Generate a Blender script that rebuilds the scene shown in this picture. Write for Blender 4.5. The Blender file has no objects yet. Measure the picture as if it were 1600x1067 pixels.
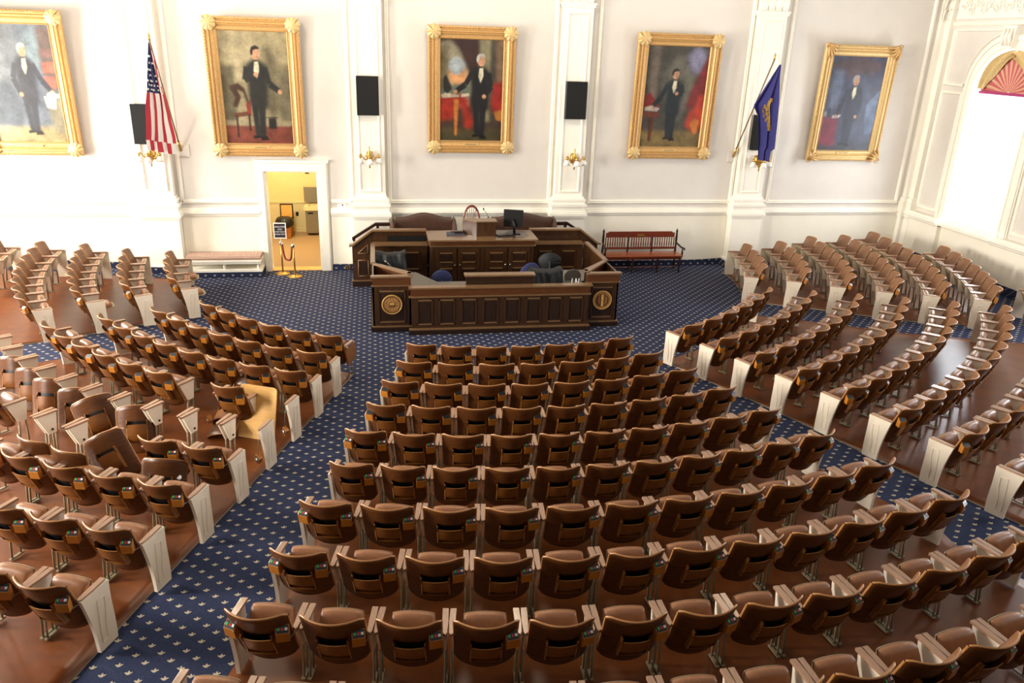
import bpy, bmesh, math, random
from math import sin, cos, pi, radians as rad, hypot
from mathutils import Vector, Matrix
random.seed(7)
scn = bpy.context.scene
C = scn.collection
# ---------------- camera, world, lights, exposure ----------------
CAM_F = 1217.07
cd = bpy.data.cameras.new('camera'); cam = bpy.data.objects.new('camera', cd); C.objects.link(cam)
cd.sensor_width = 36.0; cd.lens = CAM_F * 36.0 / 1600.0; cd.clip_end = 200
_p, _y, _r = 0.36452, 0.17887, 0.03462
fw = Vector((sin(_y)*cos(_p), cos(_y)*cos(_p), -sin(_p)))
rt = Vector((cos(_y), -sin(_y), 0.0)); up = rt.cross(fw)
rt2 = rt*cos(_r) + up*sin(_r); up2 = -rt*sin(_r) + up*cos(_r)
cam.matrix_world = Matrix(((rt2.x, up2.x, -fw.x, 0.0), (rt2.y, up2.y, -fw.y, -17.8793), (rt2.z, up2.z, -fw.z, 5.0169), (0, 0, 0, 1)))
scn.camera = cam
scn.view_settings.view_transform = 'Standard'; scn.view_settings.look = 'None'
scn.view_settings.exposure = 0.0; scn.view_settings.gamma = 1.0; scn.view_settings.use_curve_mapping = False
w = bpy.data.worlds.new('sky'); scn.world = w; w.use_nodes = True
_wt = w.node_tree; bg = _wt.nodes['Background']; _tc = _wt.nodes.new('ShaderNodeTexCoord'); _sx = _wt.nodes.new('ShaderNodeSeparateXYZ'); _mr = _wt.nodes.new('ShaderNodeMapRange'); _cr = _wt.nodes.new('ShaderNodeValToRGB')
# bright hazy daylight near the horizon (seen through the windows), softer overhead
_wt.links.new(_tc.outputs['Generated'], _sx.inputs[0]); _wt.links.new(_sx.outputs[2], _mr.inputs[0]); _mr.inputs[1].default_value = -0.3; _mr.inputs[2].default_value = 1.0
_cr.color_ramp.elements[0].position = 0.40; _cr.color_ramp.elements[0].color = (1.0, 1.0, 1.0, 1)
_cr.color_ramp.elements[1].position = 0.50; _cr.color_ramp.elements[1].color = (0.225, 0.212, 0.195, 1)
_wt.links.new(_mr.outputs[0], _cr.inputs[0]); _wt.links.new(_cr.outputs[0], bg.inputs[0]); bg.inputs[1].default_value = 1.95
def area(name, loc, rot, sx, sy, power, col):
    l = bpy.data.lights.new(name, 'AREA'); l.shape = 'RECTANGLE'; l.size = sx; l.size_y = sy; l.energy = power; l.color = col
    o = bpy.data.objects.new(name, l); C.objects.link(o); o.location = loc; o.rotation_euler = rot; return o
WIN_Y = (-2.27, -6.80, -11.33)
XL, XR = -9.17, 13.39
for k, yy in enumerate(WIN_Y):          # daylight outside the tall windows
    area('window_daylight_left', (XL-0.62, yy, 3.35), (0, -pi/2, 0), 4.0, 1.7, (1300, 1350, 1900)[k], (1.0, 0.95, 0.86))
    area('window_daylight_right', (XR+0.62, yy, 3.35), (0, pi/2, 0), 4.0, 1.7, (330, 380, 380)[k], (0.86, 0.92, 1.0))
# chandeliers hang above the frame: warm pools of light
for (lx, ly, pw) in ((-3.5, -4.6, 700), (2.1, -5.0, 520), (7.7, -4.6, 200)):
    l = bpy.data.lights.new('chandelier_light', 'POINT'); l.energy = pw; l.color = (1.0, 0.84, 0.62); l.shadow_soft_size = 0.7
    o = bpy.data.objects.new('chandelier_light', l); C.objects.link(o); o.location = (lx, ly, 8.2)

# ---------------- helpers ----------------
def lin(h):
    h = h.lstrip('#'); c = [int(h[i:i+2], 16)/255 for i in (0, 2, 4)]
    return tuple((v/12.92 if v <= 0.04045 else ((v+0.055)/1.055)**2.4) for v in c) + (1,)
def mat(name, col, rough=0.5, metal=0.0, noise=0.0, scale=8.0, stretch=(1, 1, 1), bump=0.0, spec=None, emit=0.0, coat=0.0):
    m = bpy.data.materials.new(name); m.use_nodes = True; nt = m.node_tree; b = nt.nodes['Principled BSDF']
    c = lin(col) if isinstance(col, str) else col
    b.inputs['Base Color'].default_value = c; b.inputs['Roughness'].default_value = rough; b.inputs['Metallic'].default_value = metal
    if spec is not None: b.inputs['Specular IOR Level'].default_value = spec
    if coat: b.inputs['Coat Weight'].default_value = coat; b.inputs['Coat Roughness'].default_value = 0.12
    if emit: b.inputs['Emission Color'].default_value = c; b.inputs['Emission Strength'].default_value = emit
    tc = nt.nodes.new('ShaderNodeTexCoord'); mp = nt.nodes.new('ShaderNodeMapping'); mp.inputs['Scale'].default_value = stretch
    n = nt.nodes.new('ShaderNodeTexNoise'); n.inputs['Scale'].default_value = scale; n.inputs['Detail'].default_value = 4
    nt.links.new(tc.outputs['Object'], mp.inputs[0]); nt.links.new(mp.outputs[0], n.inputs['Vector'])
    if noise:
        r = nt.nodes.new('ShaderNodeValToRGB')
        r.color_ramp.elements[0].position = 0.3; r.color_ramp.elements[1].position = 0.7
        r.color_ramp.elements[0].color = tuple(v*(1-noise) for v in c[:3])+(1,)
        r.color_ramp.elements[1].color = tuple(min(1, v*(1+noise)) for v in c[:3])+(1,)
        nt.links.new(n.outputs['Fac'], r.inputs[0]); nt.links.new(r.outputs[0], b.inputs['Base Color'])
    if bump:
        bm_ = nt.nodes.new('ShaderNodeBump'); bm_.inputs['Strength'].default_value = bump; bm_.inputs['Distance'].default_value = 0.02
        nt.links.new(n.outputs['Fac'], bm_.inputs['Height']); nt.links.new(bm_.outputs[0], b.inputs['Normal'])
    return m
M = {}
M['wall'] = mat('wall_paint_grey', '#dcd6ce', 0.75, noise=0.02, scale=3)
M['trim'] = mat('trim_paint_white', '#f6f1e4', 0.5, noise=0.015, scale=3)
M['dado'] = mat('wainscot_paint', '#f2ecdc', 0.6, noise=0.015, scale=3)
M['veneer'] = mat('veneer_dark', '#583215', 0.36, noise=0.3, scale=9, stretch=(0.8, 0.8, 7), spec=0.4)
M['rim'] = mat('wood_edge_worn', '#a87442', 0.38, noise=0.12, scale=30, coat=0.2)
M['front'] = mat('veneer_tan', '#80593c', 0.42, noise=0.14, scale=9, stretch=(0.8, 0.8, 6), coat=0.2)
M['pocket'] = mat('veneer_pocket', '#794818', 0.4, noise=0.15, scale=14, stretch=(0.8, 0.8, 6))
M['leather'] = mat('leather_brown', '#8e5d3a', 0.38, noise=0.14, scale=14, bump=0.15)
M['arm'] = mat('armrest_wood', '#9f7a60', 0.34, noise=0.12, scale=20, stretch=(4, 1, 1), coat=0.3)
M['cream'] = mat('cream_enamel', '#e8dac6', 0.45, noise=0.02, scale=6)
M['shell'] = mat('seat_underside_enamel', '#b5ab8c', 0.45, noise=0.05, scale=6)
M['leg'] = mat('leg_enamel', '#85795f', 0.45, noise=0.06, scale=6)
M['box'] = mat('voting_box_wood', '#a8681f', 0.35, noise=0.1, scale=20)
M['black'] = mat('black_plastic', '#0d0d0e', 0.4)
M['green'] = mat('button_green', '#2fae58', 0.3); M['red'] = mat('button_red', '#c22a2a', 0.3); M['whitebtn'] = mat('button_white', '#f2f2f2', 0.3)
M['walnut'] = mat('walnut_panelling', '#3f2611', 0.34, noise=0.3, scale=7, stretch=(5, 5, 0.7), coat=0.25)
M['walnut_top'] = mat('walnut_moulding_sheen', '#76583a', 0.35, noise=0.15, scale=9, stretch=(0.7, 3, 3), coat=0.3)  # edge highlights and sheen of the tops put into this colour
M['walnut_dark'] = mat('walnut_field', '#2a170a', 0.36, noise=0.25, scale=7, stretch=(5, 5, 0.7), coat=0.2)
M['walnut_red'] = mat('walnut_frieze', '#563014', 0.36, noise=0.2, scale=7, stretch=(0.8, 3, 3), coat=0.2)
M['mahogany'] = mat('mahogany', '#6f2a14', 0.32, noise=0.2, scale=9, stretch=(0.8, 4, 4), coat=0.4)
M['mahogany_seat'] = mat('mahogany_seat', '#9a4a20', 0.3, noise=0.15, scale=9, stretch=(0.8, 4, 4), coat=0.4)
M['darkturned'] = mat('dark_turned_wood', '#2b1410', 0.35)
M['gold'] = mat('gilt', '#cba268', 0.42, metal=0.3, noise=0.12, scale=30, bump=0.15)
M['gold_pale'] = mat('gilt_pale', '#d6b67c', 0.45, metal=0.2, noise=0.1, scale=30, bump=0.1)
M['brass'] = mat('brass', '#c09a50', 0.34, metal=0.9)
M['speaker'] = mat('speaker_cloth', '#0b0b0c', 0.85)
M['sofa'] = mat('sofa_leather', '#4a3226', 0.38, noise=0.2, scale=12, bump=0.2)
M['glass_shade'] = mat('frosted_glass', '#f4f1ea', 0.3)
M['blue_cloth'] = mat('blue_upholstery', '#262b55', 0.85)
M['black_cloth'] = mat('black_cloth', '#0c0e11', 0.7)
M['counter'] = mat('counter_laminate', '#6d675e', 0.4, noise=0.1, scale=20)
M['ply'] = mat('plywood_pale', '#d9a75c', 0.5, noise=0.1, scale=8, stretch=(1, 1, 5))
M['tan'] = mat('tan_vinyl', '#b09180', 0.5, noise=0.06, scale=20)
M['rope'] = mat('red_velvet', '#6a1411', 0.8)
M['yellow'] = mat('anteroom_paint', '#e2cd92', 0.7, noise=0.02)
M['yellow_dado'] = mat('anteroom_dado', '#dbcf9f', 0.6)
M['tanfloor'] = mat('anteroom_carpet', '#a68a68', 0.9, noise=0.08, scale=60)
M['seal'] = mat('carved_seal_wood', '#a0703c', 0.45, noise=0.12, scale=50)
M['seal_light'] = mat('carved_seal_light', '#c69a52', 0.4)
M['metal'] = mat('grey_metal', '#8f8b80', 0.35, metal=0.6)
M['chrome'] = mat('chrome', '#c9c5bb', 0.15, metal=1.0)
M['strip'] = mat('deck_edge_strip', '#b9ab93', 0.4, metal=0.3)
M['sky_glow'] = None

class B:
    """collects shapes, links them as one mesh object"""
    def __init__(s, *mats): s.bm = bmesh.new(); s.mats = list(mats)
    def mi(s, m):
        if m is None: return 0
        if m not in s.mats: s.mats.append(m)
        return s.mats.index(m)
    def face(s, pts, m=None, smooth=False):
        try:
            f = s.bm.faces.new([s.bm.verts.new(p) for p in pts]); f.material_index = s.mi(m); f.smooth = smooth; return f
        except ValueError: return None
    def box(s, x0, x1, y0, y1, z0, z1, m=None):
        v = [s.bm.verts.new(p) for p in ((x0,y0,z0),(x1,y0,z0),(x1,y1,z0),(x0,y1,z0),(x0,y0,z1),(x1,y0,z1),(x1,y1,z1),(x0,y1,z1))]
        for q in ((3,2,1,0),(4,5,6,7),(0,1,5,4),(1,2,6,5),(2,3,7,6),(3,0,4,7)):
            f = s.bm.faces.new([v[i] for i in q]); f.material_index = s.mi(m)
        return s
    def prism(s, poly, axis, a, b, m=None):
        """poly: 2D points; axis 'x' -> (y,z), 'y' -> (x,z), 'z' -> (x,y)"""
        def P(p, t): return {'x': (t, p[0], p[1]), 'y': (p[0], t, p[1]), 'z': (p[0], p[1], t)}[axis]
        va = [s.bm.verts.new(P(p, a)) for p in poly]; vb = [s.bm.verts.new(P(p, b)) for p in poly]; n = len(poly); k = s.mi(m)
        for f in (s.bm.faces.new(va[::-1]), s.bm.faces.new(vb)): f.material_index = k
        for i in range(n):
            f = s.bm.faces.new((va[i], va[(i+1) % n], vb[(i+1) % n], vb[i])); f.material_index = k
        return s
    def tube(s, pts, r, n=8, m=None, cap=True):
        pts = [Vector(p) for p in pts]; rings = []; k = s.mi(m)
        rr = r if isinstance(r, (list, tuple)) else [r]*len(pts)
        prev = None
        for i, p in enumerate(pts):
            d = (pts[min(i+1, len(pts)-1)] - pts[max(i-1, 0)]).normalized()
            a = prev if prev is not None else (Vector((0, 0, 1)) if abs(d.z) < 0.9 else Vector((1, 0, 0)))
            u = (a - d*a.dot(d)).normalized(); prev = u; v = d.cross(u)
            rings.append([s.bm.verts.new(p + (u*cos(2*pi*j/n) + v*sin(2*pi*j/n))*rr[i]) for j in range(n)])
        for i in range(len(rings)-1):
            for j in range(n):
                f = s.bm.faces.new((rings[i][j], rings[i][(j+1) % n], rings[i+1][(j+1) % n], rings[i+1][j])); f.smooth = True; f.material_index = k
        if cap:
            for q in (rings[0][::-1], rings[-1]):
                f = s.bm.faces.new(q); f.material_index = k
        return s
    def lathe(s, prof, c=(0, 0, 0), n=16, m=None):
        return s.tube([(c[0], c[1], c[2]+z) for r, z in prof], [max(r, 1e-4) for r, z in prof], n, m)
    def grid(s, fn, nu, nv, m=None, smooth=True, mf=None, wrap=False):
        g = [[s.bm.verts.new(fn(i/nu, j/nv)) for j in range(nv+1)] for i in range(nu+1)]
        for i in range(nu):
            for j in range(nv):
                f = s.bm.faces.new((g[i][j], g[i+1][j], g[i+1][j+1], g[i][j+1])); f.smooth = smooth
                f.material_index = s.mi(mf(i, j) if mf else m)
        return g
    def frame(s, x0, x1, z0, z1, prof, y, m=None):
        """mitred rectangular moulding in the xz plane; prof = [(inset, depth)], depth toward -y"""
        k = s.mi(m); rings = []
        for ins, d in prof:
            rings.append([s.bm.verts.new(p) for p in ((x0+ins, y-d, z0+ins), (x1-ins, y-d, z0+ins), (x1-ins, y-d, z1-ins), (x0+ins, y-d, z1-ins))])
        for i in range(len(rings)-1):
            for j in range(4):
                f = s.bm.faces.new((rings[i][j], rings[i][(j+1) % 4], rings[i+1][(j+1) % 4], rings[i+1][j])); f.material_index = k
        return s
    def xf(s, mtx): s.bm.transform(mtx); return s
    def mesh(s, name):
        bmesh.ops.recalc_face_normals(s.bm, faces=s.bm.faces[:])
        me = bpy.data.meshes.new(name); s.bm.to_mesh(me); s.bm.free()
        for m in s.mats: me.materials.append(m)
        return me
    def obj(s, name, parent=None, **kw): return link(name, s.mesh(name), parent, **kw)
def link(name, me, parent=None, label=None, cat=None, group=None, kind=None):
    o = bpy.data.objects.new(name, me); C.objects.link(o)
    if parent: o.parent = parent
    if label: o['label'] = label
    if cat: o['category'] = cat
    if group: o['group'] = group
    if kind: o['kind'] = kind
    return o
def thing(name, label, cat, loc=(0, 0, 0), rz=0, group=None):
    o = link(name, None, None, label, cat, group); o.location = loc; o.rotation_euler = (0, 0, rz); return o
def bevel(o, wdt=0.004, seg=2):
    m = o.modifiers.new('bevel', 'BEVEL'); m.width = wdt; m.segments = seg; m.limit_method = 'ANGLE'; return o

# ---------------- floor ----------------
X0, Y0, SL, RF = 2.0994, -1.2994, 0.0534, 5.8164
def fz(x, y): return SL*max(0.0, hypot(x-X0, y-Y0)-RF)
def pol(R, th): t = rad(th); return X0+R*sin(t), Y0-R*cos(t)
def carpet_material(name='navy_carpet_with_cream_sprigs'):
    m = bpy.data.materials.new(name); m.use_nodes = True; nt = m.node_tree; b = nt.nodes['Principled BSDF']; L = nt.links
    def N(t): return nt.nodes.new(t)
    def mth(op, a, c=None):
        n = N('ShaderNodeMath'); n.operation = op
        for i, v in enumerate((a, c)):
            if v is None: continue
            if isinstance(v, (int, float)): n.inputs[i].default_value = v
            else: L.new(v, n.inputs[i])
        return n.outputs[0]
    g = N('ShaderNodeNewGeometry'); sp = N('ShaderNodeSeparateXYZ'); L.new(g.outputs['Position'], sp.inputs[0])
    x = sp.outputs[0]; y = mth('ADD', sp.outputs[1], sp.outputs[2])
    P = 0.192
    # two interleaved grids: rows of sprigs staggered by half a pitch
    def sprig(ox, oy):
        fx = mth('SUBTRACT', mth('FRACT', mth('ADD', mth('DIVIDE', x, P), ox+100)), 0.5)
        fy = mth('SUBTRACT', mth('FRACT', mth('ADD', mth('DIVIDE', y, P), oy+100)), 0.5)
        res = None
        for (cx, cy, ang, ra, rb) in ((0, 0.04, 0, 0.042, 0.11), (-0.072, 0.008, 58, 0.040, 0.095), (0.072, 0.008, -58, 0.040, 0.095), (0, -0.05, 90, 0.034, 0.07)):
            dx = mth('SUBTRACT', fx, cx); dy = mth('SUBTRACT', fy, cy); ca, sa = cos(rad(ang)), sin(rad(ang))
            u = mth('ADD', mth('MULTIPLY', dx, ca), mth('MULTIPLY', dy, sa)); v = mth('SUBTRACT', mth('MULTIPLY', dy, ca), mth('MULTIPLY', dx, sa))
            e = mth('ADD', mth('POWER', mth('DIVIDE', u, ra), 2.0), mth('POWER', mth('DIVIDE', v, rb), 2.0))
            k = mth('LESS_THAN', e, 1.0)
            res = k if res is None else mth('MAXIMUM', res, k)
        return res
    s = mth('MAXIMUM', sprig(0, 0), sprig(0.5, 0.5))
    no = N('ShaderNodeTexNoise'); no.inputs['Scale'].default_value = 90; no.inputs['Detail'].default_value = 3; L.new(g.outputs['Position'], no.inputs['Vector'])
    r = N('ShaderNodeValToRGB'); r.color_ramp.elements[0].color = lin('#192038'); r.color_ramp.elements[1].color = lin('#30395a')
    r.color_ramp.elements[0].position = 0.3; r.color_ramp.elements[1].position = 0.75; L.new(no.outputs['Fac'], r.inputs[0])
    mx = N('ShaderNodeMix'); mx.data_type = 'RGBA'; L.new(s, mx.inputs['Factor']); L.new(r.outputs[0], mx.inputs[6]); mx.inputs[7].default_value = lin('#b5a993')
    L.new(mx.outputs[2], b.inputs['Base Color']); b.inputs['Roughness'].default_value = 0.9; b.inputs['Specular IOR Level'].default_value = 0.25
    return m
M['carpet'] = carpet_material()
def deck_material():
    m = mat('brown_hardwood_floor', '#6a3816', 0.36, noise=0.18, scale=5, spec=0.35)
    return m
M['deck'] = deck_material()
b = B(M['carpet']); nx, ny = 152, 160
b.grid(lambda u, v: (XL-0.1+u*(XR-XL+0.2), -24.2+v*24.25, fz(XL-0.1+u*(XR-XL+0.2), -24.2+v*24.25)), nx, ny, smooth=True)
b.obj('floor', kind='structure')
def interp(tab, x):
    if x <= tab[0][0]: return tab[0][1]
    for (a, p), (c, q) in zip(tab, tab[1:]):
        if x <= c: return p+(q-p)*(x-a)/(c-a)
    return tab[-1][1]
def deck(Rin, Rout, lo, hi, H=0.018):
    """raised wooden seating platform between two aisle edges; lo/hi: tables R->theta; Rin: table theta->R"""
    b = B(M['deck'], M['strip']); nr, nt_ = 44, 48
    def pt(u, v):
        th0 = interp(lo, 8); th = th0+(interp(hi, 8)-th0)*v
        ri = interp(Rin, th); R = ri+(Rout-ri)*u
        th = interp(lo, R)+(interp(hi, R)-interp(lo, R))*v
        x, y = pol(R, th)
        return x, y
    top = b.grid(lambda u, v: (*pt(u, v), fz(*pt(u, v))+H), nr, nt_, M['deck'])
    rim = [top[i][0] for i in range(nr+1)]+[top[nr][j] for j in range(1, nt_+1)]+[top[i][nt_] for i in range(nr-1, -1, -1)]+[top[0][j] for j in range(nt_-1, 0, -1)]
    low = [b.bm.verts.new((v.co.x, v.co.y, v.co.z-H-0.01)) for v in rim]; n = len(rim)
    for i in range(n):
        f = b.bm.faces.new((rim[i], rim[(i+1) % n], low[(i+1) % n], low[i])); f.material_index = 1
    b.obj('floor', kind='structure')
flat = [(-180, 5.52), (180, 5.52)]
deck(flat, 15.2, [(5.4, -18.0), (8, -16.6), (12, -16.15), (15, -15.9)], [(5.4, 20.6), (9, 20.1), (11.0, 20.0), (11.35, 19.1), (13, 19.6), (15, 19.6)])
deck([(-60, 5.74), (-45, 5.62), (-27, 5.52)], 15.2, [(5.4, -60.5), (7.4, -59.4), (15, -59.2)], [(5.4, -27.6), (7.01, -25.19), (9.5, -22.92), (10.6, -22.31), (12.33, -21.45), (15, -20.7)])
deck([(27, 5.52), (45, 5.66), (60, 5.86)], 15.2, [(5.4, 29.4), (6.92, 27.69), (9.36, 25.45), (10, 25.05), (11.45, 24.4), (15, 23.6)], [(5.4, 65.0), (6.3, 63.7), (8.54, 60.8), (15, 60.8)])
deck([(66, 5.84), (93, 6.12)], 9.95, [(5.4, 73.0), (6.4, 71.7), (8.71, 66.1), (15, 65.5)], [(5.4, 95.0), (15, 96.0)])
deck([(64, 9.9), (93, 9.9)], 10.62, [(5.4, 65.6), (15, 65.0)], [(5.4, 87.0), (15, 86.6)])
deck([(-94, 6.02), (-66, 5.84)], 11.0, [(5.4, -95.0), (15, -95.0)], [(5.4, -72.5), (6.7, -69.63), (7.39, -67.69), (8.22, -66.27), (8.57, -65.9), (15, -65.0)])
# ---------------- back wall, door, anteroom ----------------
WT = 7.2
DX0, DX1, DZ = -2.40, -1.28, 2.25
b = B(M['wall'])
b.box(XL-0.3, DX0, 0, 0.24, -0.2, WT); b.box(DX1, XR+0.3, 0, 0.24, -0.2, WT); b.box(DX0, DX1, 0, 0.24, DZ, WT)
b.obj('wall_back', kind='structure')
PIL = (-4.61, -0.12, 4.41, 8.90)
# wainscot band and ledge (segments between the pedestals, broken by the door)
segs = [(XL, -4.61-0.4), (-4.61+0.4, DX0-0.14), (DX1+0.26, -0.12-0.4), (-0.12+0.4, 4.41-0.4), (4.41+0.4, 8.90-0.4), (8.90+0.4, XR)]
LEDGE = [(0, 1.44), (-0.035, 1.44), (-0.05, 1.42), (-0.05, 1.385), (-0.085, 1.37), (-0.09, 1.33), (-0.055, 1.31), (-0.045, 1.27), (-0.02, 1.25), (0, 1.25)]
k = 0
for (a, c) in segs:
    b = B(M['dado']); b.box(a, c, -0.02, 0, 0.0, 1.27); b.prism(LEDGE, 'x', a, c, M['trim'])
    k += 1; b.obj('trim_%d' % k, kind='structure')
MOLD = [(0, 0), (0, 0.03), (0.015, 0.045), (0.04, 0.035), (0.055, 0.05), (0.075, 0.03), (0.085, 0.0)]
bays = [(-8.7, -5.03, None), (-4.20, -0.50, DX0-0.16), (0.27, 4.02, None), (4.93, 8.55, None), (9.45, 13.05, None)]
for i, (a, c, d) in enumerate(bays):
    b = B(M['trim'])
    if d is None: b.frame(a, c, 1.55, 7.0, MOLD, -0.002)
    else:           # the door case interrupts this panel at its foot
        zt = 2.62
        # a moulding that runs round the bay and stops at the door case
        for (p0, p1, zz0, zz1) in ((a, a+0.085, 1.55, 7.0), (c-0.085, c, 1.55, 7.0)):
            b.prism([(p0, -0.002), (p0, -0.03), (p0+0.03, -0.045), (p0+0.055, -0.045), (p0+0.085, -0.03), (p0+0.085, -0.002)], 'z', zz0, zz1)
        for (q0, q1) in ((a, d), (DX1+0.28, c)):
            b.prism([(-0.002, 1.55), (-0.03, 1.55), (-0.045, 1.575), (-0.045, 1.605), (-0.03, 1.635), (-0.002, 1.635)], 'x', q0, q1)
    k += 1; b.obj('trim_%d' % k, kind='structure')
# pilasters with pedestal, base, panelled shaft and leafy capital
def leaf(b, x, y, z, wd, h, out, m):
    def f(u, v):
        s = (u-0.5)*2; t = v
        hw = wd*0.5*(0.75+0.35*sin(pi*t))*(1-0.75*t**5)
        o = out*(t**2.2)*(1-0.15*s*s)
        zz = z+h*(t if t < 0.85 else 0.85-(t-0.85)*0.6)
        return (x+s*hw, y-0.01-o-0.012*cos(s*pi*1.5), zz)
    b.grid(f, 8, 8, m)
def pilaster(x, n, wd=0.66, half=False):
    b = B(M['trim']); h = wd/2; dp = 0.20
    zf = fz(x, -0.3)
    b.box(x-h-0.06, x+h+0.06, -dp-0.08, 0, -0.1, 1.25)                         # pedestal
    for (e, z0, z1) in ((0.10, 0.0+zf, 0.17+zf), (0.09, 1.25, 1.30), (0.12, 1.30, 1.36), (0.10, 1.36, 1.40), (0.07, 1.40, 1.52), (0.10, 1.52, 1.58), (0.055, 1.58, 1.64), (0.075, 1.64, 1.69), (0.03, 1.69, 1.74)):
        b.box(x-h-e, x+h+e, -dp-0.02-e, 0, z0, z1)
    b.box(x-h, x+h, -dp, 0, 1.74, 5.80)                                        # shaft
    b.frame(x-h+0.09, x+h-0.09, 1.84, 5.70, [(0, 0.0), (0, 0.02), (0.02, 0.03), (0.04, 0.02), (0.05, -0.0)], -dp-0.001)
    for (e, z0, z1) in ((0.03, 5.80, 5.85), (0.05, 5.85, 5.89)): b.box(x-h-e, x+h+e, -dp-e, 0, z0, z1)
    b.box(x-h+0.02, x+h-0.02, -dp+0.01, 0, 5.89, 7.0)                          # bell of the capital
    for r_, (z, hh, cnt, off) in enumerate(((5.9, 0.34, 4, 0), (6.1, 0.42, 3, 0.5), (6.35, 0.4, 4, 0))):
        for i in range(cnt):
            leaf(b, x-h+(i+0.5)*wd/cnt, -dp, z, wd/cnt*0.95, hh, 0.10+0.03*r_, M['trim'])
    global k
    k += 1; b.obj('trim_%d' % k, kind='structure')
for x in PIL: pilaster(x, 0)
b = B(M['trim'])                                                                # corner pilaster, folded into the corner
b.box(XR-0.22, XR, -0.12, 0, 0, 7.0); b.box(XR-0.12, XR, -0.30, 0, 0, 7.0)
for (e, z0, z1) in ((0.05, 1.25, 1.40), (0.03, 1.40, 1.55), (0.05, 1.55, 1.62), (0.02, 1.62, 1.72), (0.0, 0.0, 1.25)):
    b.box(XR-0.25-e, XR, -0.15-e, 0, z0, z1); b.box(XR-0.15-e, XR, -0.33-e, 0, z0, z1)
for z in (5.85, 6.05, 6.25):
    for i in range(3): leaf(b, XR-0.22+i*0.09, -0.13-0.06*i, z, 0.12, 0.3, 0.08, M['trim'])
k += 1; b.obj('trim_%d' % k, kind='structure')
# door casing
b = B(M['trim'])
CAS = 0.15
for (a, c) in ((DX0-CAS, DX0), (DX1, DX1+CAS+0.08)):
    b.box(a, c, -0.05, 0, 0, DZ+0.0); b.box(a+0.03, c-0.03, -0.075, 0, 0, DZ)
b.box(DX0-CAS, DX1+CAS+0.08, -0.05, 0, DZ, DZ+0.2); b.box(DX0-CAS-0.03, DX1+CAS+0.11, -0.10, 0, DZ+0.2, DZ+0.25); b.box(DX0-CAS+0.03, DX1+CAS+0.05, -0.075, 0, DZ+0.02, DZ+0.17)
b.box(DX0-0.001, DX0+0.02, -0.02, 0.26, 0, DZ); b.box(DX1-0.02, DX1+0.001, -0.02, 0.26, 0, DZ); b.box(DX0, DX1, -0.02, 0.26, DZ-0.02, DZ+0.001)
door = b.obj('door_1', kind='structure')
# skirting covered with carpet, following the rising floor
def skirting(name, pts, h=0.14, d=0.03):
    b = B(M['carpet'])
    for (p, q) in zip(pts, pts[1:]):
        n = max(1, int(math.dist(p, q)/0.3)); L = math.dist(p, q)
        nx_, ny_ = (q[1]-p[1])/L, -(q[0]-p[0])/L
        for i in range(n):
            a = [p[j]+(q[j]-p[j])*i/n for j in (0, 1)]; c = [p[j]+(q[j]-p[j])*(i+1)/n for j in (0, 1)]
            za, zc = fz(*a), fz(*c)
            a2 = (a[0]+nx_*d, a[1]+ny_*d); c2 = (c[0]+nx_*d, c[1]+ny_*d)
            b.face([(*a2, za), (*c2, zc), (*c2, zc+h), (*a2, za+h)]); b.face([(*a2, za+h), (*c2, zc+h), (*c, zc+h), (*a, za+h)])
    return b.obj(name, kind='structure')
def pil_path(x): h = 0.33+0.10; return [(x-h, -0.02), (x-h, -0.32), (x+h, -0.32), (x+h, -0.02)]
skirting('baseboard_back', [(XL, -0.02)]+pil_path(-4.61)+[(DX0-CAS-0.02, -0.02)])
skirting('baseboard_back', [(DX1+CAS+0.1, -0.02)]+pil_path(-0.12)+[(0.4, -0.02)])
skirting('baseboard_back', [(3.9, -0.02)]+pil_path(4.41)+pil_path(8.90)+[(XR, -0.02)])
# anteroom behind the open doorway
b = B(M['yellow'], M['yellow_dado'])
ax0, ax1, ay = -3.5, -0.7, 3.9
b.box(ax0-0.1, ax0, 0.24, ay+0.1, 0, 2.8); b.box(ax1, ax1+0.1, 0.24, ay+0.1, 0, 2.8); b.box(ax0, ax1, ay, ay+0.1, 0, 2.8)
b.box(ax0, ax1, ay-0.03, ay, 0, 0.12, M['yellow_dado']); b.box(ax0, ax1, ay-0.012, ay, 0.12, 0.80, M['yellow_dado']); b.box(ax0, ax1, ay-0.04, ay, 0.80, 0.84, M['yellow_dado'])
b.obj('wall_anteroom', kind='structure')
b = B(M['tanfloor']); b.box(ax0, ax1, 0.0, ay, -0.05, 0.004); b.box(DX0, DX1, -0.03, 0.28, 0.0, 0.012, M['ply']); b.obj('floor', kind='structure')
b = B(M['yellow']); b.box(ax0, ax1, 0.24, ay, 2.8, 2.85); b.obj('ceiling', kind='structure')
l = bpy.data.lights.new('anteroom_lamp_light', 'POINT'); l.energy = 150; l.color = (1.0, 0.92, 0.74); l.shadow_soft_size = 0.25
o = bpy.data.objects.new('anteroom_lamp_light', l); C.objects.link(o); o.location = (-2.3, 1.9, 2.55)
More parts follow.
